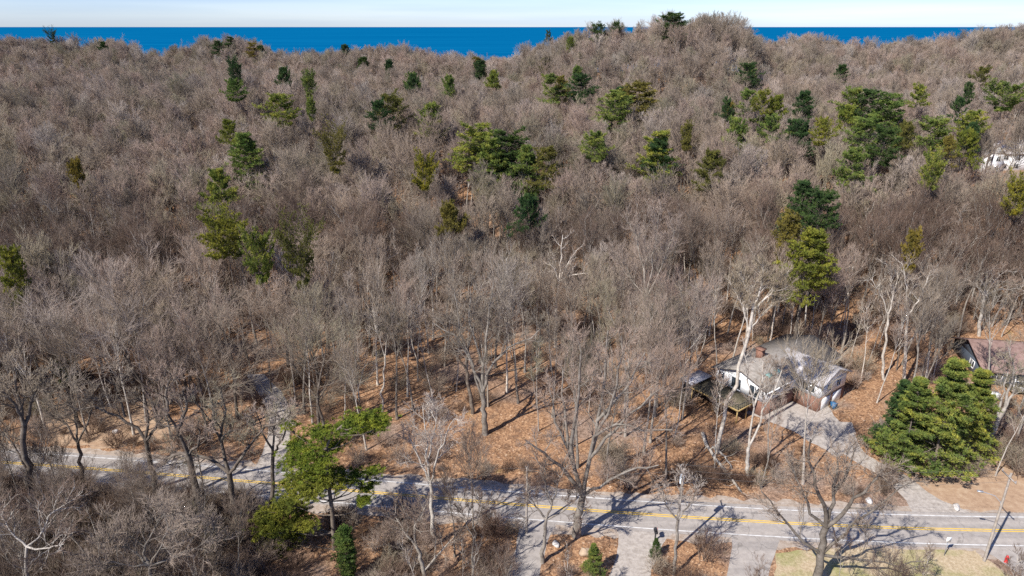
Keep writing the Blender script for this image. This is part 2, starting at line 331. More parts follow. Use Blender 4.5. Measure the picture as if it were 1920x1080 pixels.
def ribbon(name, px_pts, widths, z, m, jit=0.4):
    P = np.array([G(*p) for p in px_pts]); n = len(P); t = np.linspace(0, n - 1, (n - 1) * 8 + 1)
    def cr(A):
        k = np.clip(t.astype(int), 0, n - 2); f = (t - k)[:, None] if A.ndim > 1 else (t - k)
        p0, p1, p2, p3 = A[np.maximum(k - 1, 0)], A[k], A[k + 1], A[np.minimum(k + 2, n - 1)]
        return 0.5 * ((2 * p1) + (-p0 + p2) * f + (2 * p0 - 5 * p1 + 4 * p2 - p3) * f ** 2 + (-p0 + 3 * p1 - 3 * p2 + p3) * f ** 3)
    C = cr(P); W = cr(np.array(widths, float)); T = np.gradient(C, axis=0); T /= np.linalg.norm(T, axis=1, keepdims=True); N = np.c_[-T[:, 1], T[:, 0]]
    a = C + N * (W / 2 + smooth_jit(len(C), jit))[:, None]; b = C - N * (W / 2 + smooth_jit(len(C), jit))[:, None]
    k = np.arange(len(C) - 1); mb = MB(); mb.add(np.concatenate([np.c_[a, np.full(len(C), z)], np.c_[b, np.full(len(C), z)]]), np.stack([k, k + 1, k + 1 + len(C), k + len(C)], -1))
    tag(obj(name, mb, m), kind='structure'); return C, W
DRV = []
DRV.append(ribbon('driveway', [(1775, 975), (1725, 935), (1680, 895), (1630, 868), (1600, 848), (1575, 820), (1555, 790)], [9.0, 4.6, 3.4, 3.0, 3.4, 5, 7], 0.018, M['gravel']))
DRV.append(ribbon('gravel_driveway', [(500, 905), (512, 860), (525, 800), (515, 750), (485, 712), (455, 672), (430, 640), (425, 622)], [5.5, 4.0, 3.4, 3.6, 3.0, 2.6, 3.0, 3.0], 0.018, M['gravel']))
DRV.append(ribbon('side_driveway', [(1205, 985), (1200, 1010), (1190, 1050), (1175, 1100), (1150, 1180)], [8.0, 5.5, 4.5, 4.5, 4.5], 0.018, M['gravel']))
DRV.append(ribbon('paved_driveway', [(1415, 1000), (1412, 1030), (1405, 1060), (1395, 1120), (1380, 1180)], [6, 5.0, 4.5, 4.5, 4.5], 0.020, M['asphalt'], 0.05))
DRV.append(ribbon('narrow_driveway', [(1010, 970), (1000, 1010), (985, 1060), (970, 1130)], [5, 3.8, 3.8, 3.8], 0.018, M['asphalt']))
sheet('parking_court', [(1398, 775), (1425, 742), (1480, 722), (1545, 752), (1580, 800), (1600, 845), (1570, 856), (1530, 835), (1495, 812), (1450, 792)], 0.022, M['gravel'])
sheet('lawn', [(1455, 1038), (1560, 1026), (1800, 1030), (1830, 1034), (1850, 1050), (1900, 1082), (1920, 1110), (1900, 1250), (1440, 1250), (1450, 1100)], 0.016, M['grass'])
sheet('side_road', [(1810, 1008), (2100, 1010), (2300, 1150), (2300, 1300), (1990, 1180), (1915, 1080), (1865, 1044), (1830, 1026)], 0.026, M['asphalt'], jit=0.1)
sheet('sandy_clearing', [(80, 770), (170, 742), (260, 745), (300, 770), (330, 800), (300, 832), (180, 838), (90, 830)], 0.014, M['sand'], jit=1.5)
sheet('sandy_verge', [(1700, 880), (1900, 850), (2000, 880), (2000, 962), (1830, 955), (1740, 950)], 0.014, M['sand'], jit=1.2)
# ---------------------------------------------------------------- bare tree growth
def interp_path(P, Rr, t):
    n = P.shape[1]; x = t * (n - 1); k = np.clip(x.astype(int), 0, n - 2); f = (x - k)[..., None]
    b = np.arange(P.shape[0])[:, None]
    p = P[b, k] * (1 - f) + P[b, k + 1] * f; d = P[b, k + 1] - P[b, k]; d /= np.linalg.norm(d, axis=-1, keepdims=True) + 1e-9
    r = Rr[b, k] * (1 - f[..., 0]) + Rr[b, k + 1] * f[..., 0]
    return p, d, r
def grow(rg, P, Rr, Ln, m, t0, t1, lf, ang, up, jit, n, rr, rmin, rtip):
    """children along every parent path; Ln: parent lengths [B]; lf(t)->relative length"""
    B = P.shape[0]
    t = t0 + (t1 - t0) * (np.arange(m)[None, :] + rg.random((B, m))) / m
    p, d, r = interp_path(P, Rr, t)
    ref = np.where(np.abs(d[..., 2:3]) < 0.85, np.array([0, 0, 1.0]), np.array([1.0, 0, 0]))
    e1 = np.cross(d, ref); e1 /= np.linalg.norm(e1, axis=-1, keepdims=True); e2 = np.cross(d, e1)
    ph = (np.arange(m)[None, :] * 2.4 + rg.random((B, 1)) * 6.28 + rg.normal(0, 0.5, (B, m)))[..., None]
    a = np.radians(ang[0] + (ang[1] - ang[0]) * rg.random((B, m)))[..., None]
    dd = np.cos(a) * d + np.sin(a) * (np.cos(ph) * e1 + np.sin(ph) * e2)
    L = (Ln[:, None] * lf(t) * (0.75 + 0.5 * rg.random((B, m)))).reshape(-1)
    p = p.reshape(-1, 3); dd = dd.reshape(-1, 3); r = np.maximum(r.reshape(-1) * rr, rmin)
    Q = np.empty((len(p), n, 3)); Q[:, 0] = p
    for i_ in range(1, n):
        dd = dd + rg.normal(0, jit, dd.shape) + np.array([0, 0, up]); dd /= np.linalg.norm(dd, axis=1, keepdims=True)
        Q[:, i_] = Q[:, i_ - 1] + dd * (L / (n - 1))[:, None]
    rad = r[:, None] + (np.minimum(rtip, r)[:, None] - r[:, None]) * (np.linspace(0, 1, n) ** 0.8)[None, :]
    return Q, rad, L
def bare_tree(seed, h=21, clear=0.45, cw=5.5, nl=11, crook=0.10, r0=0.24, ns=7, nt=6, nw=5, ang=(30, 52), up=0.16, tw=0.016, stems=None, twlen=0.42, lod=0, lean=0.0):
    rg = np.random.default_rng(seed)
    if stems is None:
        n = 12; P = np.zeros((1, n, 3)); d = np.array([lean, 0, 1.0]); o = np.zeros(3)
        for i_ in range(1, n):
            d = d + rg.normal(0, crook * 0.6, 3) * np.array([1, 1, 0.3]); d[2] = max(d[2], 0.7); d /= np.linalg.norm(d)
            o = o + d * (h * 0.86 / (n - 1)); P[0, i_] = o
        Rr = (r0 * (1 - 0.82 * np.linspace(0, 1, n) ** 0.9))[None]; Rr[0, 0] *= 1.35
        Ln = np.array([h * 0.86])
        lf = lambda t: cw / (h * 0.86) * np.clip(1.15 - 0.75 * np.abs((t - clear) / (1.0 - clear) - 0.25) ** 1.3, 0.35, 2)
        L1, R1, N1 = grow(rg, P, Rr, Ln, nl, clear, 0.985, lf, ang, up, crook, 7, 0.55, 0.05, 0.022)
        main = [(P, Rr, 7)]; limbs = (L1, R1, N1)
    else:
        P, Rr, Ln = stems                      # hero: [B,9,3]
        L1, R1, N1 = grow(rg, P[1:], Rr[1:], Ln[1:], nl, 0.3, 1.0, lambda t: cw / np.maximum(Ln[1:, None], 1) * (1.05 - 0.4 * t), ang, up, crook, 7, 0.5, 0.04, 0.02)
        main = [(P, Rr, 7)]
        limbs = (L1, R1, N1)
    tr = MB(); cr = MB()
    for p_, r_, k in main: tr.tubes(p_, r_, k)
    tr.tubes(limbs[0], limbs[1], 5 if not lod else 4)
    S, SR, SN = grow(rg, *limbs, ns, 0.18, 1.0, lambda t: 0.55 - 0.22 * t, (25, 50), up * 0.8, crook * 1.2, 5, 0.62, 0.028, 0.016)
    (tr if not lod else cr).tubes(S, SR, 3)
    Tt, TR, TN = grow(rg, S, SR, SN, nt, 0.15, 1.0, lambda t: 0.66 - 0.2 * t, (18, 42), up, crook * 0.9, 4 if not lod else 3, 0.7, tw * 1.1, tw * 0.8)
    cr.tubes(Tt, TR, 3)
    W, WR, WN = grow(rg, Tt, TR, TN, nw, 0.1, 1.0, lambda t: 0.72 - 0.15 * t, (12, 34), up + 0.04, crook * 0.6, 3 if not lod else 2, 0.8, tw, tw * 0.45)
    cr.tubes(W, WR, 3)
    return tr, cr
KINDS = {
 'tall':   dict(h=22, clear=0.52, cw=4.6, nl=10, nw=5, ns=5, nt=6, crook=0.075, ang=(24, 44), up=0.17, r0=0.22),
 'oak':    dict(h=19.5, clear=0.36, cw=8.0, nl=9, nw=5, ns=6, crook=0.19, ang=(45, 78), up=0.10, r0=0.32),
 'broom':  dict(h=21, clear=0.52, cw=6.3, nl=11, crook=0.05, ang=(16, 38), up=0.14, r0=0.20, nw=6, ns=5, nt=6),
 'slender':dict(h=19.5, clear=0.52, cw=2.9, nl=9, crook=0.09, ang=(25, 50), up=0.16, r0=0.12, ns=5, nt=5, nw=5),
}
LOOK = {'tall': 'straight bare tree', 'oak': 'wide crooked bare oak', 'broom': 'broom-crowned bare tree', 'slender': 'slender bare tree'}
PROTO = {}; FAR = {}
def make_proto(kind, seed, lod=0):
    k = dict(KINDS[kind])
    if lod: k.update(ns=6, nt=6, nw=5, tw=0.026, lod=1)
    tr, cr = bare_tree(seed, **k)
    bm_ = 'bark_pale' if (kind in ('tall', 'broom') and seed % 2) else {'tall': 'bark', 'oak': 'bark_dark', 'broom': 'bark', 'slender': 'bark_pale'}[kind]
    a = tr.mesh('trunk'); a.materials.append(M[bm_]); b = cr.mesh('crown'); b.materials.append(M['twig'])
    a.polygons.foreach_set('use_smooth', [True] * len(a.polygons))
    return a, b
NV = {'tall': 5, 'oak': 4, 'broom': 4, 'slender': 3}
for kd, nv in NV.items(): PROTO[kd] = [make_proto(kd, 100 + 17 * i_ + len(kd)) for i_ in range(nv)]
for kd in ('tall', 'oak', 'broom'): FAR[kd] = [make_proto(kd, 500 + 13 * i_ + len(kd), 1) for i_ in range(3)]
def tree_from(meshes, loc, rz, s, name='bare_tree', tilt=(0, 0)):
    e = empty(name, loc); e.rotation_euler = (tilt[0], tilt[1], rz); e.scale = (s, s, s) if np.isscalar(s) else s
    for nm, me in zip(('trunk', 'crown'), meshes): obj(nm, me, None, e)
    return e
# ---------------------------------------------------------------- hero trees traced limb by limb
def hero(label, stems, r0, seed, cw=4.0, nl=7, ns=6, nt=5, nw=4, Y0=None, dY=2.5, bk='bark', tw=0.016, crook=0.15, up=0.08, ang=(30, 65), rend=0.30, twm='twig'):
    rg = np.random.default_rng(seed)
    if Y0 is None: b = G(*stems[0][0]); Y0 = b[1]
    P = []; Rr = []; Ln = []
    base = None; joint = {}
    for si, st in enumerate(stems):
        drift = 0 if si == 0 else rg.uniform(-dY, dY); k = len(st)
        y_start = joint.get(st[0], Y0)
        pts = []
        for q, (px, py) in enumerate(st):
            yy = y_start + drift * (q / max(1, k - 1)) ** 1.2
            joint.setdefault((px, py), yy); pts.append(atY(px, py, joint[(px, py)]))
        pts = np.array(pts)
        if si == 0:
            if pts[0][2] > 0.6: pts = np.concatenate([[np.array([pts[0][0], pts[0][1], -0.2])], pts])
            else: pts[0][2] = -0.15
            base = pts[0].copy(); base[2] = 0
        seg = np.r_[0, np.cumsum(np.linalg.norm(np.diff(pts, axis=0), axis=1))]; tt = np.linspace(0, seg[-1], 9)
        q = np.stack([np.interp(tt, seg, pts[:, c]) for c in range(3)], 1)
        q[1:-1] = 0.25 * q[:-2] + 0.5 * q[1:-1] + 0.25 * q[2:]
        q[1:-1] += rg.normal(0, 0.012 * seg[-1], q[1:-1].shape)
        if si == 0: ra = np.linspace(r0 * 1.2, r0 * 0.82, 9)
        else:
            ra0 = r0 * (0.62 if si < 4 else 0.45); ra = np.linspace(ra0, ra0 * rend, 9)
        P.append(q); Rr.append(ra); Ln.append(seg[-1])
    P = np.array(P) - base; Rr = np.array(Rr); Ln = np.array(Ln)
    tr, cr = bare_tree(seed, cw=cw, nl=nl, ns=ns, nt=nt, nw=nw, crook=crook, up=up, ang=ang, tw=tw, stems=(P, Rr, Ln))
    e = empty('bare_tree', base, label=label, cat='tree', group='leafless trees of the wood')
    obj('trunk', tr, M[bk], e, smooth=True); obj('crown', cr, M[twm], e)
    HEROES.append(e); OCC.append((base[0], base[1], 2.2)); return e
HEROES = []; OCC = []
hero('huge pale many-limbed bare tree rising from the near road edge, mid-picture', [[(1080, 1005), (1085, 960), (1093, 930)], [(1093, 930), (1078, 880), (1075, 800), (1082, 720), (1090, 660)], [(1093, 930), (1105, 860), (1118, 790), (1135, 700), (1140, 620)], [(1093, 930), (1060, 885), (1020, 850), (985, 825)], [(1105, 860), (1120, 805), (1165, 788), (1215, 812), (1262, 805)], [(1093, 930), (1135, 905), (1185, 878), (1235, 872)], [(1105, 860), (1150, 805), (1195, 765), (1240, 728)], [(1078, 880), (1045, 800), (1030, 730)], [(1118, 790), (1175, 730), (1210, 660)], [(1105, 860), (1140, 780), (1160, 700), (1165, 630)], [(1078, 880), (1060, 780), (1055, 690)]], 0.50, 11, cw=3.6, nl=6, ns=6, dY=4, bk='bark')
hero('big forked grey tree with two close trunks at the back of the orange leaf clearing', [[(910, 815), (907, 765), (905, 735)], [(905, 735), (906, 690), (915, 610), (925, 530)], [(905, 735), (893, 695), (868, 652), (845, 622), (812, 605)], [(905, 735), (920, 690), (945, 655), (985, 640), (1012, 618)], [(907, 765), (890, 700), (866, 620), (850, 540)], [(906, 690), (880, 610), (885, 520)]], 0.42, 12, cw=4.2, nl=8, dY=4)
hero('dark trunk tree standing left behind the forked tree of the leaf clearing', [[(886, 775), (880, 735), (873, 690)], [(873, 690), (868, 640), (850, 560), (845, 500)], [(873, 690), (885, 620), (880, 540)], [(873, 690), (840, 640), (815, 590)]], 0.3, 13, cw=3.8, nl=7, dY=3, bk='bark_dark')
hero('pale birch-like tree forking low, standing below the grey-roofed house deck', [[(1403, 893), (1402, 860), (1404, 838)], [(1404, 838), (1407, 810), (1414, 760), (1409, 735), (1398, 690), (1395, 640)], [(1404, 838), (1423, 797), (1437, 753), (1448, 735), (1465, 690), (1478, 650)], [(1414, 760), (1428, 725), (1430, 680)]], 0.27, 14, cw=2.4, nl=5, ns=5, nt=4, nw=4, dY=2, bk='bark_pale')
hero('tall pale leaning tree with a grey fan crown in front of the house deck', [[(1345, 850), (1359, 795), (1370, 742), (1388, 671), (1402, 620), (1412, 580)], [(1412, 580), (1400, 545), (1385, 515)], [(1412, 580), (1425, 545), (1430, 505)], [(1412, 580), (1445, 550), (1470, 525)], [(1402, 620), (1430, 590), (1460, 560)], [(1402, 620), (1395, 580), (1380, 550)]], 0.26, 15, cw=3.0, nl=10, ns=7, nt=6, nw=6, dY=2, bk='bark_pale', up=0.14, ang=(15, 40))
hero('broad multi-stemmed bare tree at the bottom right, leaning its branches over the lower road edge', [[(1530, 1100), (1540, 1040), (1549, 988)], [(1549, 988), (1558, 955), (1565, 920), (1571, 865)], [(1549, 988), (1543, 950), (1534, 915), (1521, 868), (1520, 825)], [(1549, 988), (1590, 955), (1622, 918), (1655, 880)], [(1540, 1040), (1610, 975), (1670, 932), (1705, 905)], [(1540, 1040), (1600, 1050), (1680, 1058), (1735, 1052)], [(1540, 1040), (1485, 990), (1445, 945), (1428, 922)], [(1549, 988), (1515, 955), (1495, 900), (1480, 860)], [(1565, 920), (1595, 880), (1600, 840)]], 0.42, 16, cw=3.4, nl=6, dY=4)
hero('pale slender tree with a rounded twig crown between the near pine and the leaf clearing', [[(814, 1022), (812, 965), (807, 905)], [(807, 905), (803, 860), (799, 815), (792, 760)], [(807, 905), (820, 862), (832, 820), (852, 785)], [(807, 905), (785, 860), (765, 815)], [(803, 860), (815, 810), (820, 760)]], 0.24, 17, cw=3.0, nl=7, dY=3, bk='bark_pale')
hero('dark Y-forked oak rising across the road at left, next to the gravel driveway mouth', [[(441, 985), (433, 925), (430, 887)], [(430, 887), (420, 850), (413, 825), (420, 775), (414, 725)], [(430, 887), (452, 862), (472, 832), (498, 798)], [(430, 887), (400, 862), (350, 848), (318, 848)], [(413, 825), (395, 790), (370, 760)], [(413, 825), (432, 806), (455, 806)], [(498, 798), (522, 795), (545, 775)]], 0.40, 18, cw=3.0, nl=6, ns=5, nt=5, dY=3, bk='bark_dark')
hero('crooked dark oak bending left over the road, second trunk left of the gravel driveway', [[(392, 1000), (372, 935), (358, 880), (353, 853)], [(353, 853), (345, 825), (333, 803), (315, 772), (298, 762)], [(353, 853), (335, 850), (318, 856), (306, 870)], [(333, 803), (350, 770), (343, 725)], [(353, 853), (375, 830), (372, 790)], [(315, 772), (310, 740), (320, 700)]], 0.42, 19, cw=3.0, nl=6, ns=5, nt=5, dY=3, bk='bark_dark')
hero('oak with one very long limb stretched left over the sandy clearing', [[(300, 950), (287, 885), (274, 827)], [(274, 827), (258, 795), (234, 780), (200, 767), (150, 762), (98, 760)], [(274, 827), (277, 785), (268, 735)], [(274, 827), (300, 790), (315, 760)], [(234, 780), (220, 745), (225, 700)]], 0.34, 20, cw=2.8, nl=7, ns=5, nt=5, dY=3, bk='bark_dark')
hero('straight dark tree on the near verge at far left', [[(160, 925), (152, 870), (146, 830)], [(146, 830), (142, 790), (138, 730)], [(146, 830), (120, 790), (95, 750)], [(146, 830), (170, 780), (180, 740)]], 0.24, 21, cw=3.4, nl=8, dY=3, bk='bark_dark')
hero('thick crooked trunk at the left picture edge beside the sandy clearing', [[(62, 1000), (50, 880), (45, 800)], [(45, 800), (38, 775), (20, 745), (-5, 728)], [(45, 800), (60, 745), (78, 705)], [(45, 800), (30, 730), (25, 680)], [(50, 880), (15, 820), (-10, 800)]], 0.38, 22, cw=3.6, nl=7, dY=3, bk='bark_dark')
hero('dark straight trunk just left of the near yellow-green pine', [[(505, 975), (511, 905), (512, 850)], [(512, 850), (513, 810), (518, 765)], [(512, 850), (495, 815), (480, 770)], [(512, 850), (535, 810), (545, 770)]], 0.26, 23, cw=2.8, nl=6, dY=2, bk='bark_dark')
hero('thin pale tree at the lower road edge under the pole with the transformer', [[(1262, 1078), (1268, 1020), (1271, 975)], [(1271, 975), (1274, 935), (1280, 890)], [(1271, 975), (1295, 945), (1310, 910)], [(1271, 975), (1250, 950), (1240, 915)]], 0.17, 24, cw=2.2, nl=6, ns=5, nt=4, dY=2)
hero('forked bare tree beside the narrow shaded driveway, below the left utility pole', [[(1017, 1055), (1019, 1010), (1024, 975)], [(1024, 975), (1035, 945), (1045, 910), (1058, 878)], [(1024, 975), (1003, 950), (990, 922)], [(1024, 975), (1060, 955), (1100, 915)], [(1035, 945), (1020, 905), (1015, 870)]], 0.22, 25, cw=2.6, nl=7, twm='twig_near', dY=3)
hero('near treetop with pale curling branches at the bottom left edge', [[(285, 1072), (281, 1060)], [(281, 1060), (262, 1030), (295, 995), (290, 955)], [(281, 1060), (330, 1045), (385, 1018), (402, 990)], [(281, 1060), (250, 1035), (208, 998)], [(281, 1060), (310, 1010), (330, 960)], [(281, 1060), (230, 1060), (180, 1040)]], 0.22, 26, cw=3.4, nl=9, twm='twig_near', Y0=52, dY=3, rend=0.25)
hero('near treetop with one whitish curved bough at the lower left corner', [[(45, 1040), (50, 1025)], [(50, 1025), (78, 1005), (92, 965), (128, 942)], [(50, 1025), (20, 1000), (0, 960)], [(50, 1025), (80, 1030), (120, 1020)]], 0.17, 27, cw=3.2, nl=9, twm='twig_near', Y0=53, dY=3, bk='bark_pale')
hero('grey bare tree with upswept limbs at the bottom edge, right of the near pine', [[(800, 1100), (795, 1070), (782, 1028)], [(782, 1028), (772, 1000), (788, 965), (800, 945)], [(782, 1028), (755, 990), (735, 960)], [(795, 1070), (830, 1030), (860, 1000)]], 0.24, 28, cw=3.0, nl=8, twm='twig_near', dY=3)
hero('thin straight pale stem at the bottom edge over the dark brush', [[(886, 1095), (887, 1050), (888, 1010)], [(888, 1010), (893, 975), (905, 930)], [(888, 1010), (870, 975), (862, 940)]], 0.13, 29, cw=2.6, nl=8, twm='twig_near', dY=2)
hero('pale leaning double trunk at the right picture edge behind the big evergreens', [[(1842, 850), (1866, 800), (1884, 765)], [(1884, 765), (1903, 730), (1925, 705)], [(1866, 800), (1880, 740), (1890, 690)], [(1884, 765), (1900, 700), (1890, 650)]], 0.34, 30, cw=3.0, nl=7, dY=2, bk='bark_pale')
hero('whitish dead tree with spread leafless boughs in the middle of the wood', [[(1041, 655), (1043, 600), (1048, 527)], [(1048, 527), (1040, 505), (1028, 490)], [(1048, 527), (1072, 515), (1102, 512)], [(1048, 527), (1052, 480), (1055, 440)], [(1048, 527), (1065, 490), (1085, 465)], [(1043, 600), (1025, 560), (1015, 530)]], 0.26, 31, cw=3.0, nl=5, ns=4, nt=3, nw=3, dY=3, bk='bark_pale', ang=(40, 80))
hero('tall tree with a great silvery fan of twigs right of the dead white tree', [[(1217, 700), (1216, 620), (1213, 560)], [(1213, 560), (1205, 500), (1190, 430)], [(1213, 560), (1225, 480), (1235, 400)], [(1213, 560), (1245, 490), (1265, 430)], [(1213, 560), (1180, 520), (1150, 480)], [(1216, 620), (1190, 580), (1165, 550)]], 0.3, 32, cw=4.6, nl=11, dY=4, up=0.15, ang=(15, 40))
hero('pale gnarled oak at the right edge above the red-brown roofed house', [[(1834, 640), (1836, 600), (1845, 555)], [(1845, 555), (1848, 530), (1860, 505)], [(1845, 555), (1825, 530), (1808, 522)], [(1845, 555), (1880, 540), (1922, 545)], [(1845, 555), (1870, 520), (1890, 505)]], 0.32, 33, cw=3.2, nl=7, ns=5, nt=5, dY=2, bk='bark_pale', ang=(40, 75))
hero('tall pale tree with outstretched arms left of the gnarled right-edge oak', [[(1798, 590), (1801, 540), (1805, 500)], [(1805, 500), (1812, 470), (1830, 440)], [(1805, 500), (1790, 460), (1770, 435)], [(1805, 500), (1808, 440), (1800, 400)]], 0.28, 34, cw=4.0, nl=8, dY=3, bk='bark_pale', ang=(35, 70))
hero('pale tall trunk in the group directly behind the big evergreens, left one', [[(1657, 712), (1657, 650), (1665, 590)], [(1665, 590), (1680, 560), (1672, 520), (1660, 490)], [(1665, 590), (1650, 545), (1630, 520)]], 0.22, 35, cw=2.8, nl=7, dY=2, bk='bark_pale')
hero('pale tall trunk in the group directly behind the big evergreens, right one', [[(1697, 720), (1698, 650), (1702, 590)], [(1702, 590), (1700, 540), (1690, 490)], [(1702, 590), (1725, 560), (1740, 520)], [(1698, 650), (1730, 610), (1765, 590)]], 0.26, 36, cw=3.2, nl=7, dY=3, bk='bark_pale')
hero('tall tree rising between the leaf clearing and the left thicket, pale trunk', [[(716, 775), (718, 720), (722, 670)], [(722, 670), (725, 640), (735, 600)], [(722, 670), (710, 630), (700, 600)]], 0.16, 37, cw=2.8, nl=8, dY=2, bk='bark_pale')
# ---------------------------------------------------------------- conifers
def conifer(seed, h=18, base=0.3, w=4.0, nwh=14, nb=5, gap=0.25, droop=-0.05, nsub=7, tuft=0.42, nn=12, shape='pine', lean=0.06):
    rg = np.random.default_rng(seed); tr = MB(); fo = MB()
    n = 10; P = np.zeros((1, n, 3)); P[0, :, 2] = np.linspace(0, h, n); P[0, :, 0] = np.cumsum(rg.normal(0, lean, n)) * h / 18; P[0, :, 1] = np.cumsum(rg.normal(0, lean, n)) * h / 18; P[0, 0, :2] = 0
    rr0 = 0.013 * h; Rr = (rr0 * (1.02 - np.linspace(0, 1, n)))[None]; tr.tubes(P, Rr, 7)
    ts = base + (1 - base) * (np.arange(nwh) + rg.random(nwh) * 0.5) / nwh
    pp = []; dirs = []; Ls = []
    for t in ts:
        u = (t - base) / (1 - base)
        if shape == 'spire': L = w * (1.0 - u) ** 0.92 * rg.uniform(0.8, 1.15) + 0.3
        elif shape == 'cone': L = w * (1.0 - u) ** 0.68 + 0.25
        elif shape == 'flat': L = w * (0.45 + 0.75 * math.sin(min(1, u * 1.05) * 2.4)) * rg.uniform(0.6, 1.25)
        elif shape == 'column': L = w * (math.sin(min(0.97, u * 0.9 + 0.08) * math.pi) ** 0.55)
        else: L = w * (1.0 - 0.72 * u ** 2.2) * (0.55 + 0.45 * math.sin(min(1, u * 3 + 0.5))) * rg.uniform(0.65, 1.25)
        k = nb + rg.integers(-1, 2); a0 = rg.random() * 6.28
        for q in range(int(k)):
            if rg.random() < gap * (1 - u * 0.7): continue
            a = a0 + q * 6.283 / k + rg.normal(0, 0.25); el = droop + 0.55 * u + rg.normal(0, 0.10)
            pp.append(t); dirs.append((math.cos(a) * math.cos(el), math.sin(a) * math.cos(el), math.sin(el))); Ls.append(max(0.3, L * rg.uniform(0.65, 1.2)))
    pp = np.array(pp); d = np.array(dirs); Ls = np.array(Ls); B = len(pp)
    p0, _, r_ = interp_path(P, Rr, pp[None]); p0 = p0[0]; r_ = r_[0]
    m = 6; Q = np.empty((B, m, 3)); Q[:, 0] = p0; dd = d.copy()
    for i_ in range(1, m):
        dd = dd + rg.normal(0, 0.09, dd.shape) + np.array([0, 0, 0.05]); dd /= np.linalg.norm(dd, axis=1, keepdims=True); Q[:, i_] = Q[:, i_ - 1] + dd * (Ls / (m - 1))[:, None]
    tr.tubes(Q, np.maximum(r_ * 0.42, 0.03)[:, None] * np.linspace(1, 0.3, m)[None], 4)
    # flat sprays of side shoots
    t = 0.22 + 0.80 * (np.arange(nsub)[None, :] + rg.random((B, nsub))) / nsub; t = np.minimum(t, 1.0)
    p, dr, _ = interp_path(Q, np.ones((B, m)), t)
    side = np.cross(dr, np.array([0, 0, 1.0])); side /= np.linalg.norm(side, axis=-1, keepdims=True) + 1e-6
    sg = np.where((np.arange(nsub) % 2) == 0, 1, -1)[None, :, None]
    sd = 0.65 * dr + sg * side * 0.85 + rg.normal(0, 0.16, dr.shape) + np.array([0, 0, 0.10]); sd /= np.linalg.norm(sd, axis=-1, keepdims=True)
    sl_ = (Ls[:, None] * (0.50 - 0.32 * t) * rg.uniform(0.7, 1.2, t.shape) + 0.28)[..., None]
    E = p + sd * sl_
    K = 4; fr = ((np.arange(K) + 0.5) / K)[None, None, :, None]
    C = (p[:, :, None] * (1 - fr) + E[:, :, None] * fr).reshape(-1, 3); D = np.repeat(sd.reshape(-1, 3), K, 0)
    C = np.concatenate([C, Q[:, -1], Q[:, -2] * 0.5 + Q[:, -1] * 0.5, P[0, -1:] - [[0, 0, 0.3]]]); D = np.concatenate([D, dd, dd, [[0, 0, 1.0]]])
    C = C + rg.normal(0, 1, C.shape) * np.array([0.15, 0.15, 0.09])
    N = len(C)
    v = rg.normal(0, 1, (N, nn, 3)); v /= np.linalg.norm(v, axis=-1, keepdims=True)
    v = v * np.array([0.85, 0.85, 0.5]) + D[:, None, :] * 0.6 + np.array([0, 0, 0.26]); v /= np.linalg.norm(v, axis=-1, keepdims=True)
    ln = tuft * rg.uniform(0.6, 1.25, (N, nn, 1)); tip = C[:, None] + v * ln
    s2 = np.cross(v, rg.normal(0, 1, v.shape)); s2 /= np.linalg.norm(s2, axis=-1, keepdims=True); wd = tuft * 0.17
    a = C[:, None] + v * ln * 0.10 - s2 * wd * 0.5; b = C[:, None] + v * ln * 0.35 + s2 * wd
    V = np.stack([a, b, tip], 2).reshape(-1, 3); fo.add(V, None, np.arange(len(V)).reshape(-1, 3))
    # shoot wood
    tr.tubes(np.stack([p.reshape(-1, 3), E.reshape(-1, 3)], 1), np.full((p.shape[0] * nsub, 2), 0.018), 3)
    return tr, fo
CK = {
 'pine':   dict(h=21, base=0.54, w=5.0, nwh=8, nb=6, gap=0.28, nsub=9, droop=0.02),
 'cone':   dict(h=17, base=0.36, w=3.6, nwh=11, nb=6, gap=0.16, shape='cone', droop=-0.05, tuft=0.38, nsub=8),
 'flat':   dict(h=21, base=0.66, w=5.6, nwh=5, nb=8, gap=0.20, shape='flat', droop=0.0, nsub=12, nn=16),
 'column': dict(h=13, base=0.10, w=2.3, nwh=17, nb=7, gap=0.05, shape='column', droop=0.35, tuft=0.33, nsub=6),
 'full':   dict(h=15, base=0.08, w=4.8, nwh=12, nb=8, gap=0.24, shape='spire', droop=-0.04, nsub=12, tuft=0.40, nn=12),
}
CP = {}
def cproto(kind, v, m, base=None):
    key = (kind, v, m, base)
    if key not in CP:
        k2 = (kind, v, base)
        if k2 not in CP:
            k = dict(CK[kind])
            if base is not None: k['nwh'] = max(5, int(round(k['nwh'] * (1 - base) / (1 - k['base']) + 1.5))); k['base'] = base
            t_, f_ = conifer(900 + v * 31 + len(kind) * 7 + int((base or 0) * 10), **k); CP[k2] = (t_.mesh('trunk'), f_.mesh('crown')); CP[k2][0].materials.append(M['bark_dark'])
        a, b = CP[k2]; b2 = b.copy(); b2.materials.clear(); b2.materials.append(M[m]); CP[key] = (a, b2)
    return CP[key]
CLOOK = {'pine': 'irregular plumed pine', 'cone': 'pointed young pine', 'flat': 'flat-topped pine', 'column': 'narrow cedar', 'full': 'full bushy pine'}
CTONE = {'needle_bright': 'bright green', 'needle': 'mid-green', 'needle_yellow': 'yellow-green', 'needle_olive': 'olive', 'needle_dark': 'dark green'}
CON = []; WIN = [(430, 760, 1075, 68, 0.96, 60), (690, 1010, 905, 87, 0.93, 60), (1290, 1640, 800, 96, 0.2, 60), (80, 700, 945, 77, 0.62, 60), (90, 340, 842, 84, 0.6, 60), (650, 1080, 790, 100, 0.7, 40), (1840, 1930, 735, 106, 0.7, 60), (430, 560, 850, 108, 0.8, 60)]
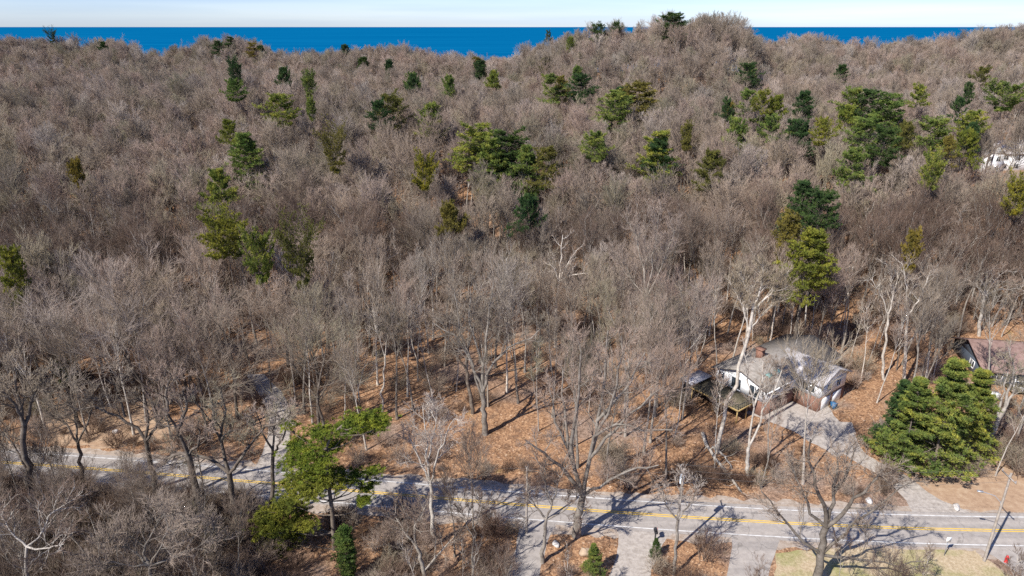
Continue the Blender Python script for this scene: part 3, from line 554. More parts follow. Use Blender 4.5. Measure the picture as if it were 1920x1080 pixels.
def con(px, top, bot, kind, m, hh=None, label=None, ground_py=None):
    """a conifer whose tip shows at (px, top); crown seen down to row bot"""
    v = int(rng.integers(0, 3)); k = CK[kind]
    if ground_py is not None:
        g = G(px, ground_py); X, Y, Z = g[0], g[1], float(ground(g[0], g[1]))
        tip = atY(px, top, Y)[2]; s = (tip - Z) / k['h']
    else:
        hh = hh or (0.84 if top < 112 else 1) * {'pine': 28, 'cone': 27, 'flat': 27, 'column': 25, 'full': 26.5}[kind]
        X, Y, Z = march(px, top, hh); tip = atY(px, top, Y)[2]; s = (tip - Z) / k['h']
    # crown breadth follows the height seen in the photo
    visible = max(12, bot - top) * (Y * cT + 35 * sT) / 1280
    bf = None
    if ground_py is None:
        cf = visible * 1.12 / (k['h'] * s); bf = min((0.2, 0.4, 0.55, 0.68, 0.78), key=lambda q: abs(q - (1 - cf)))
        if kind == 'flat': bf = 0.78
    e = tree_from(cproto(kind, v, m, bf), (X, Y, Z - 0.1), float(rng.random() * 6.28), s, 'conifer_tree', (float(rng.normal(0, 0.03)), float(rng.normal(0, 0.03))))
    asp = {'pine': 0.72, 'cone': 0.5, 'flat': 0.62, 'column': 0.34, 'full': 0.62}[kind]
    if ground_py is None: wf = float(np.clip(visible * asp / (k['w'] * s), 0.4, 1.7))
    else: wf = 1.0 if Y > 78 else 1.0
    e.scale = (s * wf, s * wf, s); hw = k['w'] * s * wf * 1280 / (Y * cT + 35 * sT); WIN.append((px - hw - 22, px + hw + 22, bot, Y, 0.93 if top > 112 else 0.3, 60))
    tag(e, label=label, cat='tree', group='evergreen trees of the wood')
    CON.append((e, kind, m, px, top, Y)); OCC.append((X, Y, 2.0)); return e
N_, Y_, O_, D_ = 'needle', 'needle_yellow', 'needle_olive', 'needle_dark'
for a in [(395, 320, 382, 'full', N_), (455, 252, 345, 'cone', N_), (428, 230, 272, 'cone', Y_), (148, 315, 358, 'column', O_), (522, 180, 238, 'pine', N_), (440, 153, 190, 'pine', N_),
          (585, 195, 222, 'column', N_), (450, 125, 140, 'flat', D_), (580, 150, 164, 'flat', N_), (530, 130, 141, 'full', D_), (800, 195, 250, 'cone', N_), (735, 180, 228, 'pine', O_), (712, 195, 230, 'pine', D_),
          (775, 140, 163, 'full', N_), (628, 272, 310, 'flat', O_), (785, 312, 348, 'flat', Y_), (860, 385, 415, 'full', O_), (900, 240, 330, 'pine', N_), (925, 262, 335, 'cone', N_), (955, 250, 340, 'pine', D_), (985, 275, 345, 'full', N_), (1018, 278, 335, 'pine', O_),
          (1118, 255, 305, 'pine', N_), (1232, 255, 335, 'pine', N_), (1245, 262, 330, 'cone', D_), (1345, 285, 350, 'cone', O_), (1398, 120, 160, 'pine', D_), (1410, 135, 165, 'pine', N_), (1575, 122, 155, 'cone', D_),
          (1145, 172, 240, 'pine', N_), (1170, 165, 240, 'cone', D_), (1195, 158, 235, 'pine', O_), (1035, 140, 182, 'pine', N_), (1050, 145, 180, 'full', O_), (1095, 142, 190, 'pine', D_), (1085, 128, 150, 'full', N_), (680, 110, 150, 'column', D_), (725, 120, 150, 'column', D_),
          (893, 110, 160, 'column', O_), (902, 118, 160, 'column', D_), (925, 135, 160, 'full', N_), (770, 142, 165, 'full', D_), (840, 145, 165, 'full', N_), (1025, 110, 150, 'column', O_),
          (1402, 170, 215, 'pine', N_), (1425, 175, 212, 'pine', Y_), (1370, 190, 215, 'pine', D_), (1462, 182, 222, 'full', Y_), (1505, 172, 218, 'cone', D_), (1384, 225, 272, 'full', N_), (1450, 222, 265, 'pine', N_), (1503, 228, 292, 'full', D_),
          (1600, 168, 215, 'pine', N_), (1640, 172, 240, 'pine', D_), (1668, 182, 250, 'pine', N_), (1580, 198, 242, 'cone', N_), (1545, 228, 262, 'pine', Y_), (1625, 225, 292, 'pine', N_), (1655, 240, 300, 'pine', D_), (1612, 282, 352, 'cone', N_), (1700, 235, 270, 'full', O_),
          (1755, 225, 292, 'pine', N_), (1735, 165, 200, 'pine', N_), (1840, 215, 262, 'pine', N_), (1800, 188, 222, 'cone', D_), (1815, 250, 292, 'full', Y_), (1885, 172, 232, 'flat', N_), (1822, 160, 182, 'pine', D_), (1835, 130, 160, 'pine', O_), (1765, 310, 338, 'flat', N_),
          (1292, 245, 282, 'column', O_), (1365, 205, 240, 'column', O_), (1512, 345, 430, 'cone', D_), (1530, 360, 425, 'pine', D_), (1472, 415, 492, 'column', O_), (1522, 432, 548, 'cone', Y_), (1900, 352, 388, 'flat', Y_),
          (428, 428, 508, 'flat', Y_), (470, 462, 505, 'flat', N_), (560, 468, 492, 'flat', O_), (12, 484, 560, 'column', Y_), (1122, 46, 70, 'pine', D_), (1150, 44, 62, 'pine', D_), (648, 84, 106, 'full', D_), (98, 66, 76, 'flat', D_), (405, 78, 105, 'pine', D_), (430, 70, 105, 'cone', D_), (470, 82, 105, 'pine', O_), (490, 86, 105, 'full', D_), (1027, 60, 72, 'pine', D_), (190, 80, 92, 'full', D_), (1070, 75, 100, 'column', N_),
          (1735, 455, 500, 'column', O_), (985, 375, 400, 'full', D_), (1830, 235, 262, 'cone', D_), (1785, 262, 292, 'cone', O_)]:
    con(*a)
con(1262, 26, 82, 'pine', D_, hh=26, label='dark wind-shaped pine breaking the skyline on the hilltop')
# big evergreens by the right driveway, the near pine and small ones by explicit base
con(1688, 712, 905, 'full', 'needle_bright', ground_py=882, label='bushy white pine nearest the driveway, left one of the three joined evergreens')
con(1746, 676, 905, 'full', 'needle_bright', ground_py=890, label='fullest and tallest bushy pine, middle one of the three joined evergreens')
con(1806, 692, 880, 'full', 'needle_bright', ground_py=862, label='rear bushy pine, right one of the three joined evergreens')
con(1668, 715, 820, 'full', D_, ground_py=850, label='small dark evergreen tucked left behind the joined evergreens')
con(1112, 1018, 1075, 'full', N_, ground_py=1078, label='small round evergreen bush between the side driveway and a tan boulder')
con(1228, 1010, 1045, 'full', D_, ground_py=1046, label='low dark evergreen shrub beside the black mailbox')
con(130, 640, 720, 'column', N_, ground_py=735, label='small loose green hemlock among the left thicket')
con(655, 985, 1065, 'column', N_, ground_py=1090, label='small bright green pine sapling below the near pine')
# the near pine: two storeys of plumes
def near_pine():
    b = G(627, 1030); Y0 = b[1]; rg = np.random.default_rng(77); tr = MB(); fo = MB()
    base = np.array([b[0], Y0, 0.0]); fo2 = MB()
    stem = np.array([atY(px, py, Y0) for px, py in [(627, 1030), (623, 960), (615, 900), (608, 850), (622, 815), (650, 790)]])
    n = 12; seg = np.linspace(0, 1, len(stem)); tt = np.linspace(0, 1, n); S = np.stack([np.interp(tt, seg, stem[:, c]) for c in range(3)], 1)
    Rr = np.linspace(0.3, 0.09, n); tr.tubes((S - base)[None], Rr[None], 8)
    arms = []   # pixel ends of plume masses, depth offset
    for ai, (px, py, dy, w_) in enumerate([(705, 785, 0, 1.0), (690, 800, 1.5, 1.0), (670, 790, -1.5, 1.1), (712, 800, -1, .8), (650, 805, 1, 1.2), (600, 812, 0, 1.1), (575, 850, -1, 1.3), (560, 835, 1.5, 1.0), (555, 870, 0, 1.2), (600, 868, -2, 1.0), (570, 900, 1, 1.3), (600, 905, -1, 1.3), (635, 905, 0, 1.1), (665, 895, 1, .9), (690, 915, 1, .7), (580, 925, -2, 1.2), (548, 905, 2, 1), (540, 800, 2, .6), (700, 885, 2, .6),
                           (545, 940, 0, 1.2), (520, 960, 1, 1.1), (500, 975, 0, 1.0), (530, 990, -1, 1.2), (515, 1015, 0, 1.1), (545, 1020, 1, 1.0), (560, 965, 1, 1.0), (575, 985, -1, .8), (500, 1000, 1, .8), (530, 1040, 0, .9), (680, 940, 0, .6), (625, 840, 1, .9), (590, 885, 0, 1.0), (620, 890, 1, .9), (535, 950, 1, 1.1), (508, 990, 0, 1), (550, 1000, 0, 1)]):
        e = atY(px, py, Y0 + dy); zt = e[2] - 0.6
        j = int(np.argmin(np.abs(S[:, 2] - (zt - 1.2)))); s0 = S[j]
        q = np.linspace(0, 1, 6)[:, None]; path = s0 * (1 - q) + e * q + np.array([0, 0, -0.7]) * np.sin(q * math.pi) ; path += rg.normal(0, 0.06, path.shape)
        arms.append(path); tr.tubes((path - base)[None], np.linspace(0.085, 0.03, 6)[None], 5)
        w_ *= 0.92; N = int(130 * w_); c = e + rg.normal(0, 1, (N, 3)) * np.array([0.85, 0.95, 0.2]) * w_ + np.array([0, 0, 0.1])
        c[:, 2] += 0.1 * np.abs(c[:, 0] - e[0])
        nn = 24; v = rg.normal(0, 1, (N, nn, 3)); v /= np.linalg.norm(v, axis=-1, keepdims=True); v[..., 2] = v[..., 2] * 0.6 + 0.3; v /= np.linalg.norm(v, axis=-1, keepdims=True)
        ln = 0.34 * rg.uniform(0.6, 1.3, (N, nn, 1)); s2 = np.cross(v, rg.normal(0, 1, v.shape)); s2 /= np.linalg.norm(s2, axis=-1, keepdims=True)
        c = c - base
        V = np.stack([c[:, None] - s2 * 0.02 + 0 * v, c[:, None] + v * ln * 0.35 + s2 * 0.055, c[:, None] + v * ln], 2).reshape(-1, 3); (fo2 if py > 892 and px < 640 else fo).add(V, None, np.arange(len(V)).reshape(-1, 3))
        k = rg.integers(0, N, 24); tr.tubes(np.stack([np.repeat((path[4] - base)[None], 24, 0), c[k]], 1), np.tile([0.03, 0.012], (24, 1)), 3)
    e = empty('conifer_tree', base, label='large yellow-green pine with ragged layered plumes in front of the road at left', cat='tree', group='evergreen trees of the wood')
    obj('trunk', tr, M['bark_dark'], e); obj('crown', fo, NEARN, e); tag(obj('lower_crown', fo2, M['needle_yellow'], e), label='yellower lower-left boughs of the large pine'); OCC.append((base[0], base[1], 3))
NEARN = needles('near_pine_needles', (0.07, 0.11, 0.025), (0.17, 0.215, 0.035), (0.31, 0.33, 0.045))
near_pine()
# ---------------------------------------------------------------- houses
def frame_pt(o, u, v):     # local house frame: origin o, axes u, v (2-D unit vectors)
    return lambda a, b, z: (o[0] + u[0] * a + v[0] * b, o[1] + u[1] * a + v[1] * b, z)
def prism(mb, F, a0, a1, b0, b1, z0, z1):
    V = [F(a0, b0, z0), F(a1, b0, z0), F(a1, b1, z0), F(a0, b1, z0), F(a0, b0, z1), F(a1, b0, z1), F(a1, b1, z1), F(a0, b1, z1)]
    mb.add(V, [[0, 3, 2, 1], [4, 5, 6, 7], [0, 1, 5, 4], [1, 2, 6, 5], [2, 3, 7, 6], [3, 0, 4, 7]])
def gable_roof(F, a0, a1, b0, b1, z, rise, along='a', ov=0.6, th=0.25, mb=None):
    mb = mb or MB()
    if along == 'a': c = (b0 + b1) / 2; sec = [(b0 - ov, z - ov * rise / (c - b0)), (c, z + rise), (b1 + ov, z - ov * rise / (c - b0))]; ends = (a0 - ov, a1 + ov); f = lambda e, s, zz: F(e, s, zz)
    else: c = (a0 + a1) / 2; sec = [(a0 - ov, z - ov * rise / (c - a0)), (c, z + rise), (a1 + ov, z - ov * rise / (c - a0))]; ends = (b0 - ov, b1 + ov); f = lambda e, s, zz: F(s, e, zz)
    V = []
    for e in ends:
        for s, zz in sec: V.append(f(e, s, zz + th)); 
        for s, zz in sec: V.append(f(e, s, zz))
    Q = [[0, 1, 7, 6], [1, 2, 8, 7], [3, 9, 10, 4], [4, 10, 11, 5], [0, 6, 9, 3], [2, 5, 11, 8], [0, 3, 4, 1], [1, 4, 5, 2], [6, 7, 10, 9], [7, 8, 11, 10]]
    mb.add(V, Q); return mb
def gable_wall(mb, F, a0, a1, b0, b1, z, rise, along='a', inset=0.0):
    if along == 'a':
        c = (b0 + b1) / 2
        for a in (a0, a1 - 0.15): mb.add([F(a, b0, z), F(a, b1, z), F(a, c, z + rise - 0.02), F(a + 0.15, b0, z), F(a + 0.15, b1, z), F(a + 0.15, c, z + rise - 0.02)], [[0, 1, 4, 3], [1, 2, 5, 4], [2, 0, 3, 5]], [[0, 2, 1], [3, 4, 5]])
    else:
        c = (a0 + a1) / 2
        for b in (b0, b1 - 0.15): mb.add([F(a0, b, z), F(a1, b, z), F(c, b, z + rise - 0.02), F(a0, b + 0.15, z), F(a1, b + 0.15, z), F(c, b + 0.15, z + rise - 0.02)], [[0, 1, 4, 3], [1, 2, 5, 4], [2, 0, 3, 5]], [[0, 2, 1], [3, 4, 5]])
def window(par, F, side, p, q0, q1, z0, z1, out, frame=True, name='window'):
    """side 'a': wall plane at a=p spanning b q0..q1; 'b': plane b=p spanning a. out = +1/-1 outward direction"""
    g = MB(); f = MB(); e = 0.04 * out; e2 = 0.09 * out
    def pr(m, s0, s1, zz0, zz1, d):
        lo, hi = sorted((p, p + d))
        if side == 'a': prism(m, F, lo, hi, s0, s1, zz0, zz1)
        else: prism(m, F, s0, s1, lo, hi, zz0, zz1)
    pr(g, q0, q1, z0, z1, e)
    o = obj(name, g, M['glass'], par)
    if frame:
        w_ = 0.13
        pr(f, q0 - w_, q0, z0 - w_, z1 + w_, e2); pr(f, q1, q1 + w_, z0 - w_, z1 + w_, e2); pr(f, q0, q1, z1, z1 + w_, e2); pr(f, q0, q1, z0 - w_, z0, e2)
        mid = (q0 + q1) / 2; pr(f, mid - 0.04, mid + 0.04, z0, z1, e2 * 0.8)
        obj('frame', f, M['white'], o)
def house_a():
    A = np.array([40.5, 96.6]); u = np.array([0.80, 0.60]); v = np.array([-0.60, 0.80])   # u: north-east, v: north-west
    F0 = frame_pt((0, 0), u, v)
    e = empty('house', (A[0] + 0.6, A[1] + 0.7, 0), label='two-storey white house with grey shingle roof, brick lower floor and raised deck among the trees', cat='house')
    F = F0
    lo = MB(); prism(lo, F, 0, 21, 0, 9.6, -0.3, 2.6); prism(lo, F, 8.6, 16.6, -4.6, 0, -0.3, 2.6)
    obj('brick_wall', lo, M['brick'], e)
    up = MB(); prism(up, F, 0.0, 21, 0, 9.6, 2.6, 5.2); prism(up, F, 8.6, 16.6, -4.6, 0, 2.6, 5.2); gable_wall(up, F, 0, 21, 0, 9.6, 5.2, 1.5); gable_wall(up, F, 8.6, 16.6, -4.6, 2, 5.2, 1.6, 'b')
    obj('upper_wall', up, M['white'], e)
    r = obj('roof', gable_roof(F, 0, 21, 0, 9.6, 5.22, 1.55, 'a', 0.7), M['shingle_grey'], e)
    obj('wing_roof', gable_roof(F, 8.6, 16.6, -4.6, 4.0, 5.24, 1.66, 'b', 0.6), M['shingle_pale'], e)
    c = MB(); prism(c, F, 6.0, 7.1, 5.3, 6.4, 6.2, 8.2); prism(c, F, 5.85, 7.25, 5.15, 6.55, 8.2, 8.35); obj('chimney', c, M['brick'], r)
    for a0 in (2.6, 4.9):
        s = MB(); prism(s, F, a0, a0 + 1.3, 1.2, 2.3, 5.55 + 0.3, 6.15); o = obj('skylight', s, M['copper'], r)
    # south-west side with the deck: glass doors between white panels
    for b0, b1 in ((1.0, 2.9), (4.6, 6.4), (8.0, 9.1)): window(e, F, 'a', 0, b0, b1, 2.9, 4.8, -1, name='glass_door')
    for a0, a1 in ((1.6, 3.2), (5.4, 7.2)): window(e, F, 'b', 0, a0, a1, 3.2, 4.5, -1)
    for a0, a1 in ((18.2, 19.8),): window(e, F, 'b', 0, a0, a1, 3.2, 4.5, -1)
    window(e, F, 'b', -4.6, 10.6, 11.8, 3.3, 4.5, -1); window(e, F, 'b', -4.6, 13.6, 14.8, 3.3, 4.5, -1)
    window(e, F, 'a', 8.6, -3.6, -1.4, 3.2, 4.5, -1)
    g = MB(); prism(g, F, 9.6, 12.2, -4.66, -4.6, 0.0, 2.2); prism(g, F, 13.0, 15.6, -4.66, -4.6, 0.0, 2.2); obj('garage_door', g, M['white'], e)
    d = MB(); prism(d, F, 3.9, 4.9, -0.06, 0, 0, 2.1); dd = obj('door', d, M['dark'], e)
    k = MB(); prism(k, F, 4.7, 4.78, -0.14, -0.06, 1.0, 1.1); obj('handle', k, M['metal'], dd)
    fa = MB()
    prism(fa, F, -0.75, 21.75, -0.82, -0.70, 4.75, 5.0); obj('gutter', fa, M['white'], e)
    # deck on posts
    dk = MB(); prism(dk, F, -5.2, -0.02, 1.2, 10.6, 2.45, 2.6); dko = obj('deck', dk, M['deck'], e)
    fs = MB(); prism(fs, F, -5.3, -5.2, 1.1, 10.7, 2.3, 2.62); prism(fs, F, -5.2, -0.02, 1.1, 1.2, 2.3, 2.62); obj('rim_board', fs, M['lumber'], dko)
    for a_, b_ in ((-5.1, 1.3), (-5.1, 5.9), (-5.1, 10.4), (-2.6, 1.3), (-2.6, 10.4)):
        p = MB(); prism(p, F, a_, a_ + 0.16, b_, b_ + 0.16, -0.3, 2.45); obj('post', p, M['lumber'], dko)
    rl = MB()
    prism(rl, F, -5.26, -5.18, 1.2, 10.6, 3.5, 3.58); prism(rl, F, -5.2, -0.1, 1.12, 1.2, 3.5, 3.58)
    for b_ in np.arange(1.2, 10.6, 0.5): prism(rl, F, -5.25, -5.2, b_, b_ + 0.04, 2.6, 3.5)
    for a_ in np.arange(-5.2, -0.2, 0.5): prism(rl, F, a_, a_ + 0.04, 1.13, 1.18, 2.6, 3.5)
    obj('railing', rl, M['dark'], dko)
    # lean-to at the far left
    s = MB(); prism(s, F, -5.0, -0.03, 10.7, 12.8, -0.3, 3.0); obj('porch_wall', s, M['dark'], e)
    s = MB(); prism(s, F, -5.3, 0.0, 10.4, 13.2, 3.0, 3.2); obj('porch_roof', s, M['shingle_pale'], e)
    return e
house_a()
def house_b():
    F = frame_pt((0, 0), np.array([0.985, -0.17]), np.array([0.17, 0.985]))
    e = empty('house', (84.5, 108.5, 0), label='low dark slate-blue house with red-brown shingle roof and white windows at the right edge', cat='house')
    wl_ = MB(); prism(wl_, F, 0, 20, 0, 13, -0.3, 3.0); gable_wall(wl_, F, 0, 20, 0, 13, 3.0, 2.5); obj('wall', wl_, M['navy_wall'], e)
    obj('roof', gable_roof(F, 0, 20, 0, 13, 3.02, 2.55, 'a', 0.8), M['shingle_brown'], e)
    for a0 in (1.2, 5.2, 9.4, 13.4): window(e, F, 'b', 0, a0, a0 + 1.7, 1.1, 2.3, -1)
    window(e, F, 'a', 0, 4, 5.6, 1.1, 2.3, -1)
    d = MB(); prism(d, F, 3.4, 11, -3.2, -0.1, 0.35, 0.5); dk = obj('porch', d, M['deck'], e)
    rl = MB(); prism(rl, F, 3.4, 11, -3.2, -3.12, 1.3, 1.42)
    for a_ in np.arange(3.4, 11.1, 1.5): prism(rl, F, a_, a_ + 0.12, -3.2, -3.1, 0.5, 1.4)
    obj('railing', rl, M['white'], dk)
    for a_ in (3.4, 10.9): p = MB(); prism(p, F, a_, a_ + 0.14, -3.1, -2.96, 0.5, 2.9); obj('post', p, M['white'], dk)
house_b()
def house_c():
    X, Y, Z = march(1874, 322, 0.5, y0=200); Z = float(ground(X, Y)); Y = max(Y, 205)
    p = atY(1848, 300, Y); X0 = p[0]; zt = p[2]
    F = frame_pt((0, 0), np.array([1.0, 0.0]), np.array([0, 1.0]))
    e = empty('house', (X0, Y, Z), label='far pale house with grey-pink gabled roof at the upper right edge', cat='house')
    hz = 6.2
    wl_ = MB(); prism(wl_, F, 0, 6, 0, 10, -1, hz); prism(wl_, F, 6, 24, 3.0, 12, -1, hz); gable_wall(wl_, F, 0, 6, 0, 10, hz, 3.3, 'b'); gable_wall(wl_, F, 6, 24, 3.0, 12, hz, 3.2)
    obj('wall', wl_, M['white'], e)
    obj('gable_roof', gable_roof(F, 0, 6, 0, 9.9, hz + .02, 3.35, 'b', 0.5), M['shingle_pale'], e)
    obj('roof', gable_roof(F, 5.5, 24, 3.0, 12, hz + .03, 3.25, 'a', 0.6), M['shingle_pale'], e)
    for a0 in (1.0, 3.6): window(e, F, 'b', 0, a0, a0 + 1.3, 3.9, 5.4, -1); window(e, F, 'b', 0, a0, a0 + 1.3, 0.9, 2.4, -1)
    for a0 in (8, 12, 16): window(e, F, 'b', 3.0, a0, a0 + 1.6, 3.9, 5.3, -1); window(e, F, 'b', 3.0, a0, a0 + 1.6, 0.9, 2.4, -1)
    return X0, Y
HC = house_c(); print('house c', HC, proj(HC[0] + 3, HC[1], float(ground(HC[0] + 3, HC[1])) + 9.5), float(ground(HC[0], HC[1]))); WIN.append((1825, 1990, 380, HC[1], 0.95, 130))
def house_d():
    X, Y, Z = march(1278, 76, 6.0, y0=250)
    F = frame_pt((0, 0), np.array([1.0, 0.0]), np.array([0, 1.0]))
    e = empty('house', (X - 3, Y, Z), label='tiny white house peeking through the trees on the hilltop', cat='house')
    wl_ = MB(); prism(wl_, F, 0, 9, 0, 7, -1, 5.5); gable_wall(wl_, F, 0, 9, 0, 7, 5.5, 2.0); obj('wall', wl_, M['white'], e)
    obj('roof', gable_roof(F, 0, 9, 0, 7, 5.52, 2.05, 'a', 0.4), M['shingle_pale'], e)
    window(e, F, 'b', 0, 2, 3.4, 3, 4.4, -1); window(e, F, 'b', 0, 5.6, 7, 3, 4.4, -1)
house_d()
# houses were written in frames rooted at the world origin of each Empty
# ---------------------------------------------------------------- poles and wires
def straight(mb, a, b, r, k=8, r2=None):
    P = np.array([[a, b]], float); mb.tubes(P, np.array([[r, r2 or r]]), k)
def disc_end(mb, c, r, k=8): 
    a = np.arange(k) * 2 * math.pi / k; V = np.c_[c[0] + r * np.cos(a), c[1] + r * np.sin(a), np.full(k, c[2])]
    mb.add(np.r_[V, [c]], None, [[q, (q + 1) % k, k] for q in range(k)])
TOPS = []
def pole(px, py, h, label, can=False, lamp=False, double=False, arm=True):
    g = G(px, py); rn = road_n(np.array(float(g[0]))); ry = math.atan2(rn[1], rn[0])
    e = empty('utility_pole', (g[0], g[1], 0), ry, label=label, cat='utility pole', group='utility poles along the road')
    p = MB(); straight(p, (0, 0, -0.3), (0, 0, h), 0.17, 10, 0.115); disc_end(p, (0, 0, h), 0.115, 10); obj('pole', p, M['pole'], e, smooth=False)
    if arm:
        a = MB(); a.box((0, 0.14, h - 0.5), (2.5, 0.11, 0.13)); obj('crossarm', a, M['pole'], e)
    for q in ((-1.15, 0, 1.15) if arm else (0.0,)):
        i_ = MB(); straight(i_, (q, 0.14, h - 0.44 if arm else h), (q, 0.14, h - 0.18 if arm else h + .2), 0.06, 6, 0.03); obj('insulator', i_, M['metal'], e)
        c, s = math.cos(ry), math.sin(ry); TOPS.append((label, g[0] + c * q - s * 0.14, g[1] + s * q + c * 0.14, h - 0.2))
    if can:
        i_ = MB(); straight(i_, (0.42, 0, h - 2.3), (0.42, 0, h - 1.2), 0.28, 12); disc_end(i_, (0.42, 0, h - 1.2), 0.28, 12); disc_end(i_, (0.42, 0, h - 2.3), 0.28, 12); obj('transformer', i_, M['can'], e)
    if lamp:
        i_ = MB(); P = np.array([[(0, 0, h - 4.6), (0.2, 0, h - 4.0), (0.9, 0, h - 3.3), (2.2, 0, h - 3.0)]], float); P = P[..., [0, 1, 2]]; i_.tubes(P, np.full((1, 4), 0.045), 6)
        ar = obj('lamp_arm', i_, M['metal'], e); ar.rotation_euler = (0, 0, R(75))
        l = MB(); l.box((2.45, 0, h - 3.02), (0.6, 0.26, 0.13)); obj('lamp_head', l, M['metal'], ar)
    OCC.append((g[0], g[1], 3)); return g
pole(1845, 1052, 12.6, 'tall wooden utility pole with crossarm and street lamp arm at the lower right corner', lamp=True)
pole(987, 1000, 10.0, 'wooden utility pole left of the huge pale tree at the near road edge', arm=False)
pole(1266, 1030, 11.8, 'wooden utility pole carrying a pale transformer can, half hidden by a thin tree', can=True)
def wire(a, b, sag, label, r=0.013):
    n = 24; t = np.linspace(0, 1, n)[:, None]; P = np.array(a) * (1 - t) + np.array(b) * t; P[:, 2] -= sag * 4 * t[:, 0] * (1 - t[:, 0])
    m_ = MB(); m_.tubes(P[None], np.full((1, n), r), 4); tag(obj('power_line', m_, M['wire']), label=label, cat='power line', group='overhead wires along the road')
t1 = [t[1:] for t in TOPS if 'lower right' in t[0]]; t2 = [t[1:] for t in TOPS if 'transformer' in t[0]]; t0 = [t[1:] for t in TOPS if 'left of the huge' in t[0]]
for q, nm in enumerate(('nearest the camera', 'running in the middle', 'farthest over the road')):
    wire(t2[q], t1[q], 0.9, 'thin overhead wire between transformer pole and lamp pole, the one ' + nm)
wire(t0[0], t2[1], 0.7, 'thin overhead wire between the left pole and the transformer pole')
wire(t0[0], (-70, 78, 9.5), 1.4, 'thin overhead wire running left from the left pole into the trees')
wire(t1[1], (118, 66, 12), 1.2, 'thin overhead wire leaving the picture right of the lamp pole')
# ---------------------------------------------------------------- small things
def rock(px, py, s, m, label, seed):
    rg = np.random.default_rng(seed); g = G(px, py); nu, nv = 12, 7; mb = MB(); V = []
    ph = rg.random(6) * 6.28
    for j in range(nv):
        th = math.pi * (j + 0.5) / nv
        for i_ in range(nu):
            a = i_ * 6.283 / nu; r = 1 + 0.16 * math.sin(2 * a + ph[0]) * math.sin(th) + 0.12 * math.sin(3 * a + ph[1] + th * 2) + 0.08 * math.sin(5 * th + ph[2] + a)
            V.append((r * s[0] * math.sin(th) * math.cos(a), r * s[1] * math.sin(th) * math.sin(a), r * s[2] * math.cos(th)))
    V.append((0, 0, s[2])); V.append((0, 0, -s[2]))
    Q = [[j * nu + i_, j * nu + (i_ + 1) % nu, (j + 1) * nu + (i_ + 1) % nu, (j + 1) * nu + i_] for j in range(nv - 1) for i_ in range(nu)]
    T = [[nu * nv, (i_ + 1) % nu, i_] for i_ in range(nu)] + [[nu * nv + 1, (nv - 1) * nu + i_, (nv - 1) * nu + (i_ + 1) % nu] for i_ in range(nu)]
    mb.add(V, Q, T); o = obj('boulder', mb, m, loc=(g[0], g[1], s[2] * 0.55)); tag(o, label=label, cat='boulder'); o.rotation_euler = (0, 0, rg.random() * 6)
rock(1629, 941, (0.6, 0.45, 0.33), M['rock'], 'pale boulder left of the driveway mouth above the road', 1)
rock(1793, 953, (0.75, 0.45, 0.32), M['rock'], 'whitish boulder right of the driveway mouth above the road', 2)
rock(1097, 1040, (0.7, 0.6, 0.6), M['rock_tan'], 'tan boulder beside the small round evergreen bush', 3)
rock(1042, 1022, (0.6, 0.4, 0.3), M['rock'], 'small whitish rock beside the narrow shaded driveway', 4)
rock(430, 636, (1.4, 0.8, 0.5), M['rock'], 'flat pale rock far up the gravel driveway at left', 5)
rock(218, 812, (0.5, 0.4, 0.4), M['rock'], 'small white rock at the edge of the sandy clearing', 6)
def mailbox(px, py, label):
    g = G(px, py); e = empty('mailbox', (g[0], g[1], 0), label=label, cat='mailbox')
    p = MB(); p.box((0, 0, 0.5), (0.12, 0.12, 1.1)); obj('post', p, M['dark'], e)
    b = MB(); b.box((0, 0.0, 1.15), (0.3, 0.6, 0.2)); a = np.linspace(0, math.pi, 9); n = len(a)
    V = np.r_[np.c_[0.15 * np.cos(a), np.full(n, -0.3), 1.25 + 0.15 * np.sin(a)], np.c_[0.15 * np.cos(a), np.full(n, 0.3), 1.25 + 0.15 * np.sin(a)]]
    b.add(V, [[q, q + 1, q + 1 + n, q + n] for q in range(n - 1)]); b.f3.append(np.array([[b.n - 2 * n, b.n - 2 * n + q, b.n - 2 * n + q + 1] for q in range(1, n - 1)] + [[b.n - n, b.n - n + q + 1, b.n - n + q] for q in range(1, n - 1)]))
    obj('box', b, M['dark'], e); f = MB(); f.box((0.17, 0.1, 1.35), (0.02, 0.04, 0.25)); obj('flag', f, M['red'], e)
    e.scale = (1.3, 1.3, 1.3)
mailbox(1228, 1014, 'black mailbox on a post at the corner of the side driveway')
def sign(px, py, label):
    g = G(px, py); e = empty('road_sign', (g[0], g[1], 0), R(8), label=label, cat='road sign')
    p = MB(); p.box((0, 0, 1.3), (0.07, 0.07, 2.8)); obj('post', p, M['metal'], e)
    b = MB(); b.box((0, -0.06, 2.45), (0.65, 0.03, 0.75)); obj('sign_plate', b, M['white'], e)
sign(1770, 1042, 'small pale sign on a thin post on the grass near the lamp pole')
